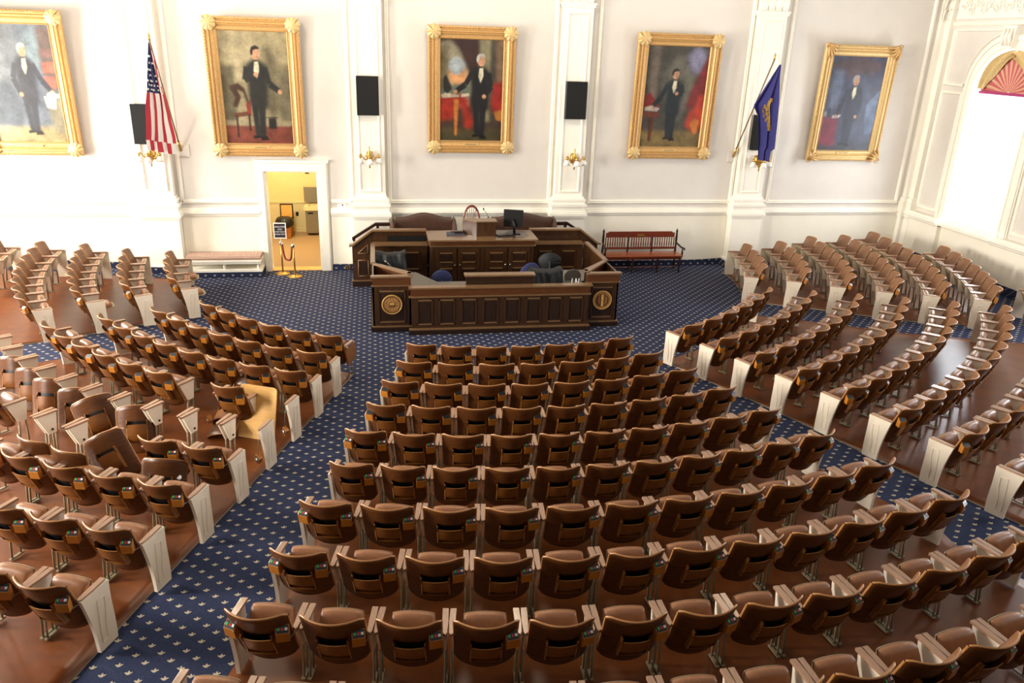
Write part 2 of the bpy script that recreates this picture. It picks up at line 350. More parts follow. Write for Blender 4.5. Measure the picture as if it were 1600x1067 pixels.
# anteroom contents
t = thing('waste_bin', 'tall tan waste bin with black liner bag seen through the open doorway', 'bin', (-2.42, 3.2, 0))
B(M['box']).prism([(-0.16, -0.14), (0.16, -0.14), (0.16, 0.14), (-0.16, 0.14)], 'z', 0.0, 0.42).obj('bin_body', t)
b = B(M['black']); b.lathe([(0.19, 0.30), (0.235, 0.36), (0.24, 0.44), (0.20, 0.52), (0.17, 0.55), (0.12, 0.54)], n=14); b.obj('liner_bag', t)
t = thing('storage_box', 'tan storage box with raised lid behind the black-lined waste bin', 'box', (-2.38, 3.55, 0.0))
b = B(M['ply'], M['box']); b.box(-0.17, 0.17, 0.0, 0.03, 0.44, 0.84, M['darkturned']); b.box(-0.14, 0.14, -0.01, 0.0, 0.48, 0.81, M['ply']); b.box(-0.15, 0.15, 0.0, 0.25, 0.0, 0.44, M['box']); b.obj('box_body', t)
t = thing('drinking_fountain', 'grey metal drinking fountain against the anteroom back wall', 'fountain', (-1.66, 3.6, 0))
b = B(M['metal'], M['yellow_dado']); b.box(-0.22, 0.24, -0.22, 0.19, 0.08, 0.76, M['metal']); b.box(-0.25, 0.26, -0.27, 0.19, 0.70, 0.80, M['yellow_dado']); b.obj('cabinet', t)
b = B(M['metal']); b.box(-0.26, 0.26, 0.12, 0.19, 0.86, 1.25); b.obj('splash_panel', t)
b = B(M['chrome']); b.tube([(-0.12, -0.2, 0.80), (-0.12, -0.2, 0.85), (-0.08, -0.17, 0.87)], 0.012); b.obj('spout', t)
B(M['black']).box(-0.16, -0.02, -0.235, -0.22, 0.60, 0.64).obj('push_bar', t)
o = B(M['black'], M['yellow_dado']).box(-0.05, 0.05, -0.05, 0, 0, 0.14).box(-0.07, 0.0, -0.03, 0, 0.08, 0.2, M['yellow_dado']).obj('alarm_box', label='small dark alarm box high on the anteroom wall', cat='alarm'); o.location = (-1.82, 3.9, 1.60)
o = B(M['black']).box(-0.035, 0.035, -0.015, 0, -0.055, 0.055).obj('power_outlet', label='dark power outlet beside the drinking fountain in the anteroom', cat='outlet'); o.location = (-2.14, 3.885, 0.50)
o = B(M['whitebtn'], M['black']).box(-0.07, 0.12, -0.012, 0, -0.05, 0.05).box(0.03, 0.06, -0.015, -0.012, -0.0, 0.03, M['black']).obj('wall_switch', label='white switch plate on the wall right of the open doorway', cat='switch'); o.location = (-0.80, 0.0, 1.49)
o = B(M['brass'], M['black']).box(-0.06, 0.06, -0.012, 0, -0.04, 0.04).box(-0.035, -0.01, -0.014, -0.012, -0.02, 0.02, M['black']).box(0.012, 0.036, -0.014, -0.012, -0.02, 0.02, M['black']).obj('brass_outlet', label='brass floor-level outlet in carpeted skirting right of the doorway', cat='outlet'); o.location = (-0.70, -0.052, 0.075)

# ---------------- side walls with arched windows ----------------
def side_wall(name, X, out, ycs, y_end=-24.2):
    """wall face at x=X, openings are arches; 'out' is +1 / -1 away from the room"""
    b = B(M['wall'], M['trim']); hw, zs, zp = 0.87, 1.33, 4.42; T = 0.42*out
    ys = sorted(ycs, reverse=True); y = 0.0
    def quad(pts, m=None): b.face(pts, m)
    for yc in ys:
        quad([(X, y, -0.2), (X, yc+hw, -0.2), (X, yc+hw, WT), (X, y, WT)])
        quad([(X, yc+hw, -0.2), (X, yc-hw, -0.2), (X, yc-hw, zs), (X, yc+hw, zs)])
        n = 24; arc = [(yc+hw*cos(pi*i/n), zp+hw*sin(pi*i/n)) for i in range(n+1)]
        for (p, q) in zip(arc, arc[1:]):
            quad([(X, p[0], p[1]), (X, q[0], q[1]), (X, q[0], WT), (X, p[0], WT)])
        ring = [(yc+hw, zs)]+arc+[(yc-hw, zs)]
        for (p, q) in zip(ring, ring[1:]+ring[:1]):
            quad([(X, p[0], p[1]), (X, q[0], q[1]), (X+T, q[0], q[1]), (X+T, p[0], p[1])], M['trim'])
        y = yc-hw
    quad([(X, y, -0.2), (X, y_end, -0.2), (X, y_end, WT), (X, y, WT)])
    b.obj(name, kind='structure')
side_wall('wall_right', XR, 1, WIN_Y)
side_wall('wall_left', XL, -1, WIN_Y)
b = B(M['wall']); b.box(XL-0.3, XR+0.3, -24.4, -24.2, -0.2, WT); b.obj('wall_rear', kind='structure')
# unseen gallery under the viewpoint, added in dark walnut to cut bounced light
b = B(M['walnut']); b.box(XL, XR, -24.2, -17.25, 3.15, 3.45, M['walnut_dark']); b.box(XL, XR, -17.25, -17.17, 2.95, 4.15, M['walnut']); b.obj('gallery_front', label='unseen dark gallery deck and parapet added below the viewpoint', cat='gallery', kind='structure')
glass = bpy.data.materials.new('window_glass'); glass.use_nodes = True
nt = glass.node_tree; nt.nodes.clear()
o_ = nt.nodes.new('ShaderNodeOutputMaterial'); mx = nt.nodes.new('ShaderNodeMixShader'); tr = nt.nodes.new('ShaderNodeBsdfTransparent'); gl = nt.nodes.new('ShaderNodeBsdfGlossy')
gl.inputs['Roughness'].default_value = 0.02; fr = nt.nodes.new('ShaderNodeFresnel'); nt.links.new(fr.outputs[0], mx.inputs[0]); nt.links.new(tr.outputs[0], mx.inputs[1]); nt.links.new(gl.outputs[0], mx.inputs[2]); nt.links.new(mx.outputs[0], o_.inputs[0])
wn = 0
for (X, out) in ((XR, 1), (XL, -1)):
    for yc in WIN_Y:
        wn += 1
        hw, zs, zp = 0.87, 1.33, 4.42; xg = X+0.36*out
        t = link('window_%d' % wn, None, kind='structure')
        b = B(M['trim'])
        n = 24
        def ring(r0, r1, xa, xb, z0):
            pts0 = [(yc+r0, z0)]+[(yc+r0*cos(pi*i/n), zp+r0*sin(pi*i/n)) for i in range(n+1)]+[(yc-r0, z0)]
            pts1 = [(yc+r1, z0)]+[(yc+r1*cos(pi*i/n), zp+r1*sin(pi*i/n)) for i in range(n+1)]+[(yc-r1, z0)]
            for i in range(len(pts0)-1):
                p, q, r, s = pts0[i], pts0[i+1], pts1[i+1], pts1[i]
                b.face([(xb, *p), (xb, *q), (xb, *r), (xb, *s)]); b.face([(xa, *p), (xa, *q), (xb, *q), (xb, *p)]); b.face([(xa, *s), (xa, *r), (xb, *r), (xb, *s)])
        ring(hw, hw-0.07, X+0.42*out, X+0.32*out, zs)
        b.box(min(xg-0.03, xg+0.03), max(xg-0.03, xg+0.03), yc-hw, yc+hw, 2.86, 2.92)
        b.box(xg-0.03, xg+0.03, yc-hw, yc+hw, zp-0.03, zp+0.03); b.box(xg-0.03, xg+0.03, yc-hw, yc+hw, zs, zs+0.08)
        b.obj('window_sash', t)
        b = B(glass); b.face([(xg, yc-hw, zs), (xg, yc+hw, zs), (xg, yc+hw, zp), (xg, yc-hw, zp)])
        b.face([(xg, yc+hw*cos(pi*i/n), zp+hw*sin(pi*i/n)) for i in range(n+1)]); b.obj('window_pane', t)
        # architrave with keystone and sill
        b = B(M['trim'])
        ring(hw+0.27, hw+0.0, X, X-0.05*out, zs); ring(hw+0.25, hw+0.17, X-0.05*out, X-0.085*out, zs); ring(hw+0.05, hw+0.005, X-0.05*out, X-0.075*out, zs)
        xa, xb = sorted((X+0.02*out, X-0.20*out))
        b.prism([(yc-0.13, 5.27), (yc+0.13, 5.27), (yc+0.19, 5.72), (yc-0.19, 5.72)], 'x', xa, xb)
        for i in range(3): leafx = yc-0.1+0.1*i; b.tube([(X-0.2*out, leafx, 5.32), (X-0.26*out, leafx, 5.5), (X-0.21*out, leafx, 5.66)], [0.03, 0.045, 0.02])
        b.obj('window_architrave', t)
        xa, xb = sorted((X+0.42*out, X-0.12*out))
        b = B(M['trim']); b.box(xa, xb, yc-hw-0.0, yc+hw+0.0, zs-0.05, zs); b.obj('window_sill', t)
# right wall mouldings (the first bay is in view)
def xframe(b, y0, y1, z0, z1, X, out):
    c = B(); c.frame(0, abs(y1-y0), z0, z1, MOLD, 0)
    for f in c.bm.faces:
        b.face([(X+v.co.y*out, max(y0, y1)-v.co.x, v.co.z) for v in f.verts], M['trim'])
    c.bm.free()
b = B(M['trim'])
for yc in WIN_Y:
    for s_ in (1, -1):
        ya, yb = (yc+1.17, yc+1.92) if s_ > 0 else (yc-1.92, yc-1.17)
        xframe(b, ya, yb, 1.54, 4.33, XR, 1)
        # spandrel panel: outer L shape that follows the arch
        zc = 4.42; r = 1.22; n = 14
        arc = [(yc+s_*r*cos(pi/2*i/n*0.86), zc+r*sin(pi/2*i/n*0.86)) for i in range(n+1)]
        outer = [(yc+s_*1.92, zc+0.03)]+[(yc+s_*1.92, 5.68)]+[(arc[-1][0], 5.68)]
        poly = outer+arc[::-1]
        cy = sum(p[0] for p in poly)/len(poly); cz = sum(p[1] for p in poly)/len(poly)
        for (p, q) in zip(poly, poly[1:]+poly[:1]):
            def ins(a, f): return (a[0]+(cy-a[0])*f, a[1]+(cz-a[1])*f)
            for (f0, d0, f1, d1) in ((0, 0, 0.02, 0.045), (0.02, 0.045, 0.09, 0.045), (0.09, 0.045, 0.11, 0.0)):
                a0, a1, c0, c1 = ins(p, f0), ins(q, f0), ins(p, f1), ins(q, f1)
                b.face([(XR-d0, *a0), (XR-d0, *a1), (XR-d1, *c1), (XR-d1, *c0)])
b.obj('trim_%d' % (k+1), kind='structure')
b = B(M['trim'])
b.prism([(XR, 5.74), (XR-0.03, 5.74), (XR-0.05, 5.78), (XR-0.03, 5.82), (XR, 5.82)], 'y', -19.2, -0.3)
b.prism([(XR, 5.88), (XR-0.04, 5.88), (XR-0.04, 6.6), (XR, 6.6)], 'y', -19.2, -0.36)
# plaster relief scrolls in the frieze
rs = random.Random(3)
for i in range(64):
    yc = -0.55-0.075*i; zc = 6.14+0.09*sin(i*1.3); rr = 0.07+0.03*rs.random()
    pts = [(XR-0.05-0.01*rs.random(), yc+rr*(1-j/14)*cos(j*0.6+i), zc+rr*(1-j/14)*sin(j*0.6+i)) for j in range(13)]
    b.tube(pts, 0.016, 6)
b.obj('trim_%d' % (k+2), kind='structure')
b = B(M['dado'], M['trim'])         # wainscot under the ledge, stepping round the window bays
LX = lambda X: [(X+p[0]*1.0, p[1]) for p in LEDGE]
parts = [(0.0, -1.40, 0.0), (-1.40, -3.14, -0.16), (-3.14, -5.93, 0.0), (-5.93, -7.67, -0.16), (-7.67, -10.46, 0.0), (-10.46, -12.2, -0.16), (-12.2, -19.2, 0.0)]
for (ya, yb, dx) in parts:
    X = XR-0.14-dx*0.7
    b.box(X, XR+0.0, yb, ya, 0.0, 1.27); b.prism([(X+p[0], p[1]) for p in LEDGE[1:-1]]+[(XR+0.01, 1.25), (XR+0.01, 1.44 if dx == 0 else 1.30)], 'y', yb, ya, M['trim'])
b.obj('trim_%d' % (k+3), kind='structure')
skirting('baseboard_right', [(XR-0.14, -0.05), (XR-0.14, -1.4), (XR-0.03, -1.4), (XR-0.03, -3.14), (XR-0.14, -3.14), (XR-0.14, -9)], h=0.20, d=0.03)
# fan valance with beige swag in the first window
yc, zb = -2.27, 4.36
t = thing('window_valance', 'pink pleated fan valance with beige swag in the arched window', 'valance', (XR+0.14, yc, zb))
mp_ = mat('pink_pleats', '#c2616a', 0.8, noise=0.1, scale=30); mb_ = mat('beige_pleats', '#d8b08e', 0.8, noise=0.08, scale=30); ms_ = mat('beige_swag_cloth', '#c9b07c', 0.8, noise=0.12, scale=20); mm_ = mat('magenta_fringe', '#a3386a', 0.8)
b = B(mp_, mb_); NP = 26
for i in range(NP*2):
    a0 = pi*i/(NP*2); a1 = pi*(i+1)/(NP*2); d0 = 0.05 if i % 2 else 0.0; d1 = 0.0 if i % 2 else 0.05
    b.face([(-0.01, 0.03*cos(a0), 0.03*sin(a0)), (-0.01, 0.03*cos(a1), 0.03*sin(a1)), (-d1, 0.8*cos(a1), 0.84*sin(a1)), (-d0, 0.8*cos(a0), 0.84*sin(a0))], mp_ if i % 4 < 2 else mb_)
b.obj('pleated_fan', t)
b = B(ms_)
for s_ in (1, -1):
    def sw(u, v):
        a = 0.05+u*(pi/2-0.08); r = 0.86-0.16*v-0.10*sin(pi*u)*v; return (-0.06-0.05*sin(v*pi*3+u*4)-0.03, s_*r*cos(a)*0.96, r*sin(a)+0.02-0.05*sin(pi*u)*v)
    b.grid(sw, 14, 12, ms_)
b.obj('swag', t)
b = B(mm_); b.box(-0.05, 0.0, -0.83, 0.83, -0.04, 0.02); b.obj('fringe', t)
# ---------------- portraits ----------------
def shell(b, x, z, y, r, m, ang=0.0):
    """scallop shell corner ornament"""
    def f(u, v):
        a = ang+(-pi*0.98+u*pi*1.96); rr = r*v*(1+0.05*cos(u*pi*18)); cz = (1-v**2)
        return (x+rr*sin(a), y-0.03-0.045*cz-0.006*cos(u*pi*18)*v, z+rr*cos(a))
    b.grid(f, 54, 4, m)
def acanthus(b, x, z, y, r, m, sx, sz):
    for i in range(5):
        a = 0.02+i*0.38
        pts = [(x-sx*r*t*sin(a), y-0.03-0.04*sin(pi*t), z-sz*r*t*cos(a)+0.02*sin(6*t)) for t in (0, .25, .5, .75, 1)]
        b.tube(pts, [0.03, 0.035, 0.03, 0.025, 0.01], 6, m)
    b.tube([(x+0.06*cos(q), y-0.05, z+0.06*sin(q)) for q in [j*0.7 for j in range(9)]], 0.014, 5, m)
import numpy as np
NU, NV = 116, 174
def paint_canvas(paint, iw, ih, parent):
    """an oil painting: colours laid in soft overlapping strokes, stored per point of the canvas"""
    gu, gv = np.meshgrid((np.arange(NU*2)+0.5)/(NU*2), (np.arange(NV*2)+0.5)/(NV*2), indexing='ij')
    img = np.zeros((NU*2, NV*2, 3)); rg = np.random.RandomState(5)
    def smooth(a, r):
        for ax in (0, 1):
            for _ in range(2):
                k_ = 2*r+1; pad = [(0, 0), (0, 0)]; pad[ax] = (r, r); c = np.cumsum(np.pad(a, pad, 'edge'), axis=ax)
                z = np.zeros_like(np.take(c, [0], axis=ax)); c = np.concatenate([z, c], axis=ax)
                a = (np.take(c, range(k_, c.shape[ax]), axis=ax)-np.take(c, range(0, c.shape[ax]-k_), axis=ax))/k_
        return a
    def P(pts, col, soft=None):
        pts = [(p[0], p[1]) for p in pts]; m_ = np.zeros(gu.shape, bool); n = len(pts)
        for i in range(n):
            (x1, y1), (x2, y2) = pts[i], pts[(i+1) % n]
            if y1 == y2: continue
            m_ ^= ((y1 > gv) != (y2 > gv)) & (gu < (x2-x1)*(gv-y1)/(y2-y1)+x1)
        area_ = m_.mean(); r = 1 if area_ < 0.012 else (2 if area_ < 0.05 else (6 if n < 12 and area_ < 0.5 else 9))
        if soft is not None: r = soft
        a = smooth(m_.astype(float), r)[..., None]; c = np.array(lin(col)[:3])
        img[:] = img*(1-a)+c*a
    paint(P)
    no = smooth(rg.rand(NU*2, NV*2), 9); no = (no-no.mean())/no.std(); n2 = smooth(rg.rand(NU*2, NV*2), 2); n2 = (n2-n2.mean())/n2.std()
    img *= np.clip(1+0.13*no+0.07*n2, 0.5, 1.6)[..., None]
    img = img.reshape(NU, 2, NV, 2, 3).mean(axis=(1, 3))
    b = B(OILS); b.grid(lambda u, v: (-iw+2*iw*u, -0.012, -ih+2*ih*v), NU-1, NV-1, smooth=False); me = b.mesh('canvas')
    at = me.color_attributes.new('paint', 'FLOAT_COLOR', 'POINT'); vals = np.ones((len(me.vertices), 4), 'f')
    vals[:, :3] = img.reshape(-1, 3); at.data.foreach_set('color', vals.ravel()); link('canvas', me, parent)
OILS = mat('oil_paint', '#808080', 0.42); _a = OILS.node_tree.nodes.new('ShaderNodeVertexColor'); _a.layer_name = 'paint'
OILS.node_tree.links.new(_a.outputs['Color'], OILS.node_tree.nodes['Principled BSDF'].inputs['Base Color'])
pm = {}
def pc(h, rough=0.42):
    if h not in pm: pm[h] = mat('oil_paint_'+h[1:], h, rough, noise=0.18, scale=9)
    return pm[h]
def gentleman(P, x, z, s, coat, hair, arm_l, arm_r, side=1):
    """P(points, colour) paints a layer; feet at (x,z), s = figure height, all in canvas units"""
    def q(pts, c): P([(x+side*a*s*1.45, z+b_*s) for a, b_ in pts], c)
    q([(-0.07, 0.02), (-0.10, 0.50), (-0.015, 0.52), (-0.005, 0.02)], coat); q([(-0.015, 0.02), (-0.01, 0.5), (0.09, 0.5), (0.06, 0.02)], coat)
    q([(-0.10, 0.0), (-0.10, 0.035), (0.0, 0.035), (0.0, 0.01)], '#0b0908'); q([(-0.01, -0.02), (0.0, 0.03), (0.07, 0.03), (0.10, -0.015)], '#0b0908')
    q([(-0.115, 0.40), (-0.12, 0.66), (-0.135, 0.80), (-0.05, 0.86), (0.05, 0.86), (0.125, 0.80), (0.13, 0.6), (0.12, 0.34), (0.02, 0.32), (-0.04, 0.32)], coat)
    q([(-0.015, 0.84), (-0.03, 0.74), (0.0, 0.66), (0.035, 0.74), (0.03, 0.85)], '#cfc7a8')
    q([(-0.02, 0.855), (-0.02, 0.835), (0.03, 0.835), (0.03, 0.855)], '#1a1414')
    for arm in (arm_l, arm_r):
        pts = arm['p']; wd = 0.038
        for (p0, p1) in zip(pts, pts[1:]):
            dx, dz = p1[0]-p0[0], p1[1]-p0[1]; L = hypot(dx, dz); nx_, nz = -dz/L*wd, dx/L*wd
            q([(p0[0]+nx_, p0[1]+nz), (p0[0]-nx_, p0[1]-nz), (p1[0]-nx_*0.8, p1[1]-nz*0.8), (p1[0]+nx_*0.8, p1[1]+nz*0.8)], coat)
        hx, hz = pts[-1]
        q([(hx+0.028*cos(a*pi/4), hz+0.026*sin(a*pi/4)) for a in range(8)], '#b98a69')
    q([(0.005+0.052*cos(a*pi/6), 0.925+0.07*sin(a*pi/6)) for a in range(12)], '#b88a6b')
    q([(-0.05, 0.90), (-0.058, 0.95), (-0.04, 0.99), (0.01, 1.01), (0.05, 0.99), (0.055, 0.965), (0.02, 0.965), (-0.02, 0.955), (-0.028, 0.91)], hair)
    q([(0.016, 0.925), (0.026, 0.925), (0.03, 0.91), (0.014, 0.91)], '#9c6c50'); q([(-0.005, 0.945), (0.008, 0.945), (0.008, 0.938), (-0.005, 0.938)], '#33211a'); q([(0.03, 0.945), (0.043, 0.945), (0.043, 0.938), (0.03, 0.938)], '#33211a'); q([(0.008, 0.892), (0.035, 0.892), (0.032, 0.885), (0.01, 0.885)], '#7c4038')
def portrait(label, x0, x1, z0, z1, paint, style='shell', gm='gold', cb=0.27):
    xc, zc = (x0+x1)/2, (z0+z1)/2; hw, hh = (x1-x0)/2, (z1-z0)/2
    t = thing('framed_portrait', label, 'painting', (xc, -0.03, zc)); t.rotation_euler = (rad(2.2), 0, 0)
    t.location.y = -0.10
    b = B(M[gm])
    prof = [(0, -0.02), (0, 0.05), (0.015, 0.075), (0.04, 0.08), (0.05, 0.055), (0.075, 0.05), (0.095, 0.085), (0.12, 0.085), (0.135, 0.055), (0.155, 0.07), (0.175, 0.05), (0.195, 0.04), (cb-0.03, 0.035), (cb-0.02, 0.05), (cb, 0.02), (cb, 0.0)]
    b.frame(-hw, hw, -hh, hh, prof, 0.0)
    # beaded outer rim
    for (ax, n) in (('h', int(hw*2/0.06)), ('v', int(hh*2/0.06))):
        for i in range(n):
            for s_ in (-1, 1):
                p = (-hw+(i+0.5)*2*hw/n, s_*(hh-0.022)) if ax == 'h' else (s_*(hw-0.022), -hh+(i+0.5)*2*hh/n)
                r = 0.014
                b.face([(p[0]-r, -0.082, p[1]-r), (p[0]+r, -0.082, p[1]-r), (p[0], -0.097, p[1])]); b.face([(p[0]+r, -0.082, p[1]-r), (p[0], -0.082, p[1]+r), (p[0], -0.097, p[1])]); b.face([(p[0], -0.082, p[1]+r), (p[0]-r, -0.082, p[1]-r), (p[0], -0.097, p[1])])
    b.obj('frame', t)
    for sx in (-1, 1):
        for sz in (-1, 1):
            b = B(M['gold_pale'] if gm != 'gold' or style == 'shell' else M['gold'])
            if style == 'shell': shell(b, sx*(hw-0.125), sz*(hh-0.125), -0.06, 0.15, M['gold_pale'], math.atan2(sx, sz)+pi)
            else: acanthus(b, sx*(hw-0.03), sz*(hh-0.03), -0.06, 0.27, M['gold'], sx, sz)
            b.obj('corner_ornament', t)
    iw, ih = hw-cb+0.01, hh-cb+0.01
    paint_canvas(paint, iw, ih, t)
    b = B(M['gold_pale'], M['darkturned']); b.box(-0.17, 0.17, -0.065, -0.03, -hh+0.17, -hh+0.215, M['gold_pale'])
    for i in range(9): b.box(-0.12+i*0.027, -0.105+i*0.027, -0.0665, -0.065, -hh+0.185, -hh+0.20, M['darkturned'])
    b.obj('name_plate', t)
    return t
R_ = lambda a, c, d, e: [(a, c), (d, c), (d, e), (a, e)]
def blob(x, z, rx, rz, n=14, k=0.12, ph=0): return [(x+rx*(1+k*sin(3*a+ph))*cos(a), z+rz*(1+k*cos(4*a+ph))*sin(a)) for a in [2*pi*i/n for i in range(n)]]
def p1(P):
    P(R_(0, 0, 1, 1), '#59606a'); P(R_(0, 0, 1, .14), '#8a7d58'); P(R_(.0, .5, .5, 1), '#5f6468'); P(blob(.75, .8, .16, .16), '#6d7b80')  # greyed tones paint a glare haze over this picture
    P(R_(.80, .46, 1, .98), '#5b4c48'); P(R_(.81, .60, 1, .69), '#9a5a48'); P(R_(.81, .47, 1, .57), '#a35648'); P(R_(.81, .73, 1, .80), '#6a4c48')
    P([(.0, .16), (.0, .55), (.32, .52), (.42, .34), (.4, .14)], '#454c55')
    gentleman(P, .56, .08, .76, '#2e3039', '#a39c94', {'p': [(-.11, .78), (-.17, .62), (-.10, .44)]}, {'p': [(.10, .78), (.19, .60), (.30, .47)]})
    P([(.82, .10), (.80, .38), (1, .38), (1, .08)], '#77705c'); P([(.76, .40), (.78, .31), (.90, .29), (.92, .39)], '#d9d3c6'); P([(.80, .42), (.86, .44), (.98, .42), (.98, .39), (.82, .39)], '#ccc6b6')
def p2(P):
    P(R_(0, 0, 1, 1), '#8e8262'); P(blob(.3, .78, .3, .22), '#9c9070'); P(blob(.72, .55, .11, .34, k=0.03), '#5e5640'); P(blob(.95, .4, .16, .3), '#635b46'); P(R_(0, .12, .2, .7), '#5c553f'); P(R_(0, 0, 1, .18), '#6b3527'); P(R_(0, .17, 1, .215), '#8a7f63')
    P([(.10, .52), (.24, .55), (.33, .50), (.40, .32), (.37, .32), (.30, .47), (.22, .49), (.27, .42), (.20, .33), (.14, .34), (.18, .42), (.12, .49)], '#3b2418'); P([(.14, .28), (.38, .30), (.40, .26), (.15, .24)], '#5c3322'); P(R_(.17, .06, .20, .26), '#2d1b14'); P(R_(.35, .12, .38, .28), '#2d1b14'); P([(.33, .37), (.40, .40), (.40, .26), (.34, .28)], '#7a2a22')
    P(R_(.64, .14, .76, .24), '#1b1917'); P(R_(.61, .24, .79, .25), '#12110f')
    gentleman(P, .52, .05, .82, '#22231f', '#1c1612', {'p': [(-.11, .78), (-.15, .64), (-.01, .70)]}, {'p': [(.10, .78), (.15, .60), (.27, .52)]})
def p3(P):
    P(R_(0, 0, 1, 1), '#3a2a22'); P([(0, .35), (0, .95), (.25, 1), (.45, .8), (.5, .6), (.45, .35)], '#87806a'); P(blob(.28, .62, .16, .12), '#c08a5c'); P(blob(.26, .74, .14, .08), '#8f979a'); P(R_(0, .46, .5, .57), '#5d6656'); P(blob(.06, .72, .08, .22), '#5a5236')
    P([(.12, 1), (.3, .9), (.42, .72), (.52, .62), (.62, .8), (.64, 1)], '#33201c'); P(R_(.62, .2, .80, 1), '#777056'); P(R_(.80, .2, .88, 1), '#3c3a2e'); P(R_(.88, .3, 1, 1), '#6a5440'); P(R_(0, 0, 1, .13), '#3f3822')
    P([(0, .44), (.3, .47), (.44, .44), (.48, .30), (.54, .18), (.50, .12), (.40, .14), (.36, .32), (.30, .36), (.2, .22), (.0, .20)], '#8f2717'); P([(.22, .42), (.30, .42), (.27, .06), (.24, .06)], '#a8652a'); P([(.02, .46), (.10, .48), (.30, .46), (.30, .44), (.04, .43)], '#a89c86'); P([(.34, .47), (.46, .48), (.47, .455), (.34, .44)], '#b9ad98')
    P([(.05, .62), (.10, .66), (.20, .52), (.12, .47), (.06, .50)], '#201d1c'); P([(.80, .36), (.84, .58), (1, .60), (1, .30), (.86, .28)], '#86221a'); P([(.86, .30), (1, .32), (1, .2), (.9, .22)], '#9c6428')
    gentleman(P, .64, .04, .82, '#17181a', '#b7b2a6', {'p': [(-.11, .78), (-.20, .64), (-.33, .55)]}, {'p': [(.10, .78), (.14, .62), (.05, .50)]})
def p4(P):
    P(R_(0, 0, 1, 1), '#3d3a33'); P(blob(.55, .6, .25, .3), '#5b584c'); P(R_(.08, .4, .2, 1), '#63574d'); P(blob(.82, .86, .16, .12), '#74728a'); P(R_(0, 0, 1, .17), '#6b5a36')
    P([(1, .95), (.9, .8), (.75, .55), (.70, .40), (1, .38)], '#6c1c1c'); P([(0, .5), (.1, .55), (.26, .42), (.26, .38), (0, .38)], '#6e1f1b'); P([(.72, .22), (.76, .36), (.86, .40), (.90, .52), (1, .54), (1, .22), (.9, .14)], '#a3341f'); P([(.80, .24), (.86, .3), (.95, .28), (.93, .14), (.88, .14)], '#b26a2a')
    P([(.02, .36), (.28, .36), (.27, .30), (.05, .30)], '#5a2a1c'); P([(.12, .30), (.20, .30), (.18, .06), (.13, .06)], '#4b2418'); P([(.04, .40), (.14, .42), (.28, .39), (.24, .36), (.04, .37)], '#a79c92')
    gentleman(P, .48, .08, .70, '#1c242a', '#1d1512', {'p': [(-.11, .78), (-.18, .62), (-.32, .46)]}, {'p': [(.11, .78), (.15, .66), (.05, .66)]})
def p5(P):
    P(R_(0, 0, 1, 1), '#373c52'); P(blob(.5, .88, .45, .1), '#4b3b40'); P(R_(.08, .45, .26, .85), '#535c72'); P(blob(.6, .5, .3, .3), '#3d4358'); P(R_(0, 0, 1, .10), '#2f3240'); P([(.80, .30), (.78, .5), (.98, .66), (1, .4)], '#5a6a86'); P([(.82, .34), (.9, .5), (1, .5), (1, .2), (.84, .18)], '#4a5a78')
    P([(0, .06), (.0, .36), (.30, .36), (.32, .05)], '#6b1f33'); P([(.18, .38), (.34, .39), (.32, .36), (.18, .35)], '#b8b4bb'); P(R_(.10, .36, .13, .46), '#23212b'); P(R_(.03, .37, .07, .42), '#8d8b93')
    gentleman(P, .50, .06, .74, '#22263a', '#8d8a86', {'p': [(-.11, .78), (-.17, .60), (-.24, .42)]}, {'p': [(.10, .78), (.15, .60), (.10, .42)]})
portrait('gilt-framed portrait of a white-haired man before red books, leftmost painting', -7.80, -5.98, 2.56, 5.34, p1)
portrait('gilt-framed portrait of a standing man in dark coat beside a chair, above the doorway', -3.36, -1.46, 2.58, 5.36, p2)
portrait('gilt-framed portrait of a man at a red-draped table, above the speaker desk', 1.17, 3.07, 2.70, 5.35, p3)
portrait('gilt-framed portrait of a man with red drapery, above the slatted wooden bench', 5.80, 7.78, 2.62, 5.36, p4)
portrait('gilt-framed dark blue portrait with leafy corners, nearest the arched window', 10.31, 12.18, 2.61, 5.26, p5, style='leaf', gm='gold_pale', cb=0.25)

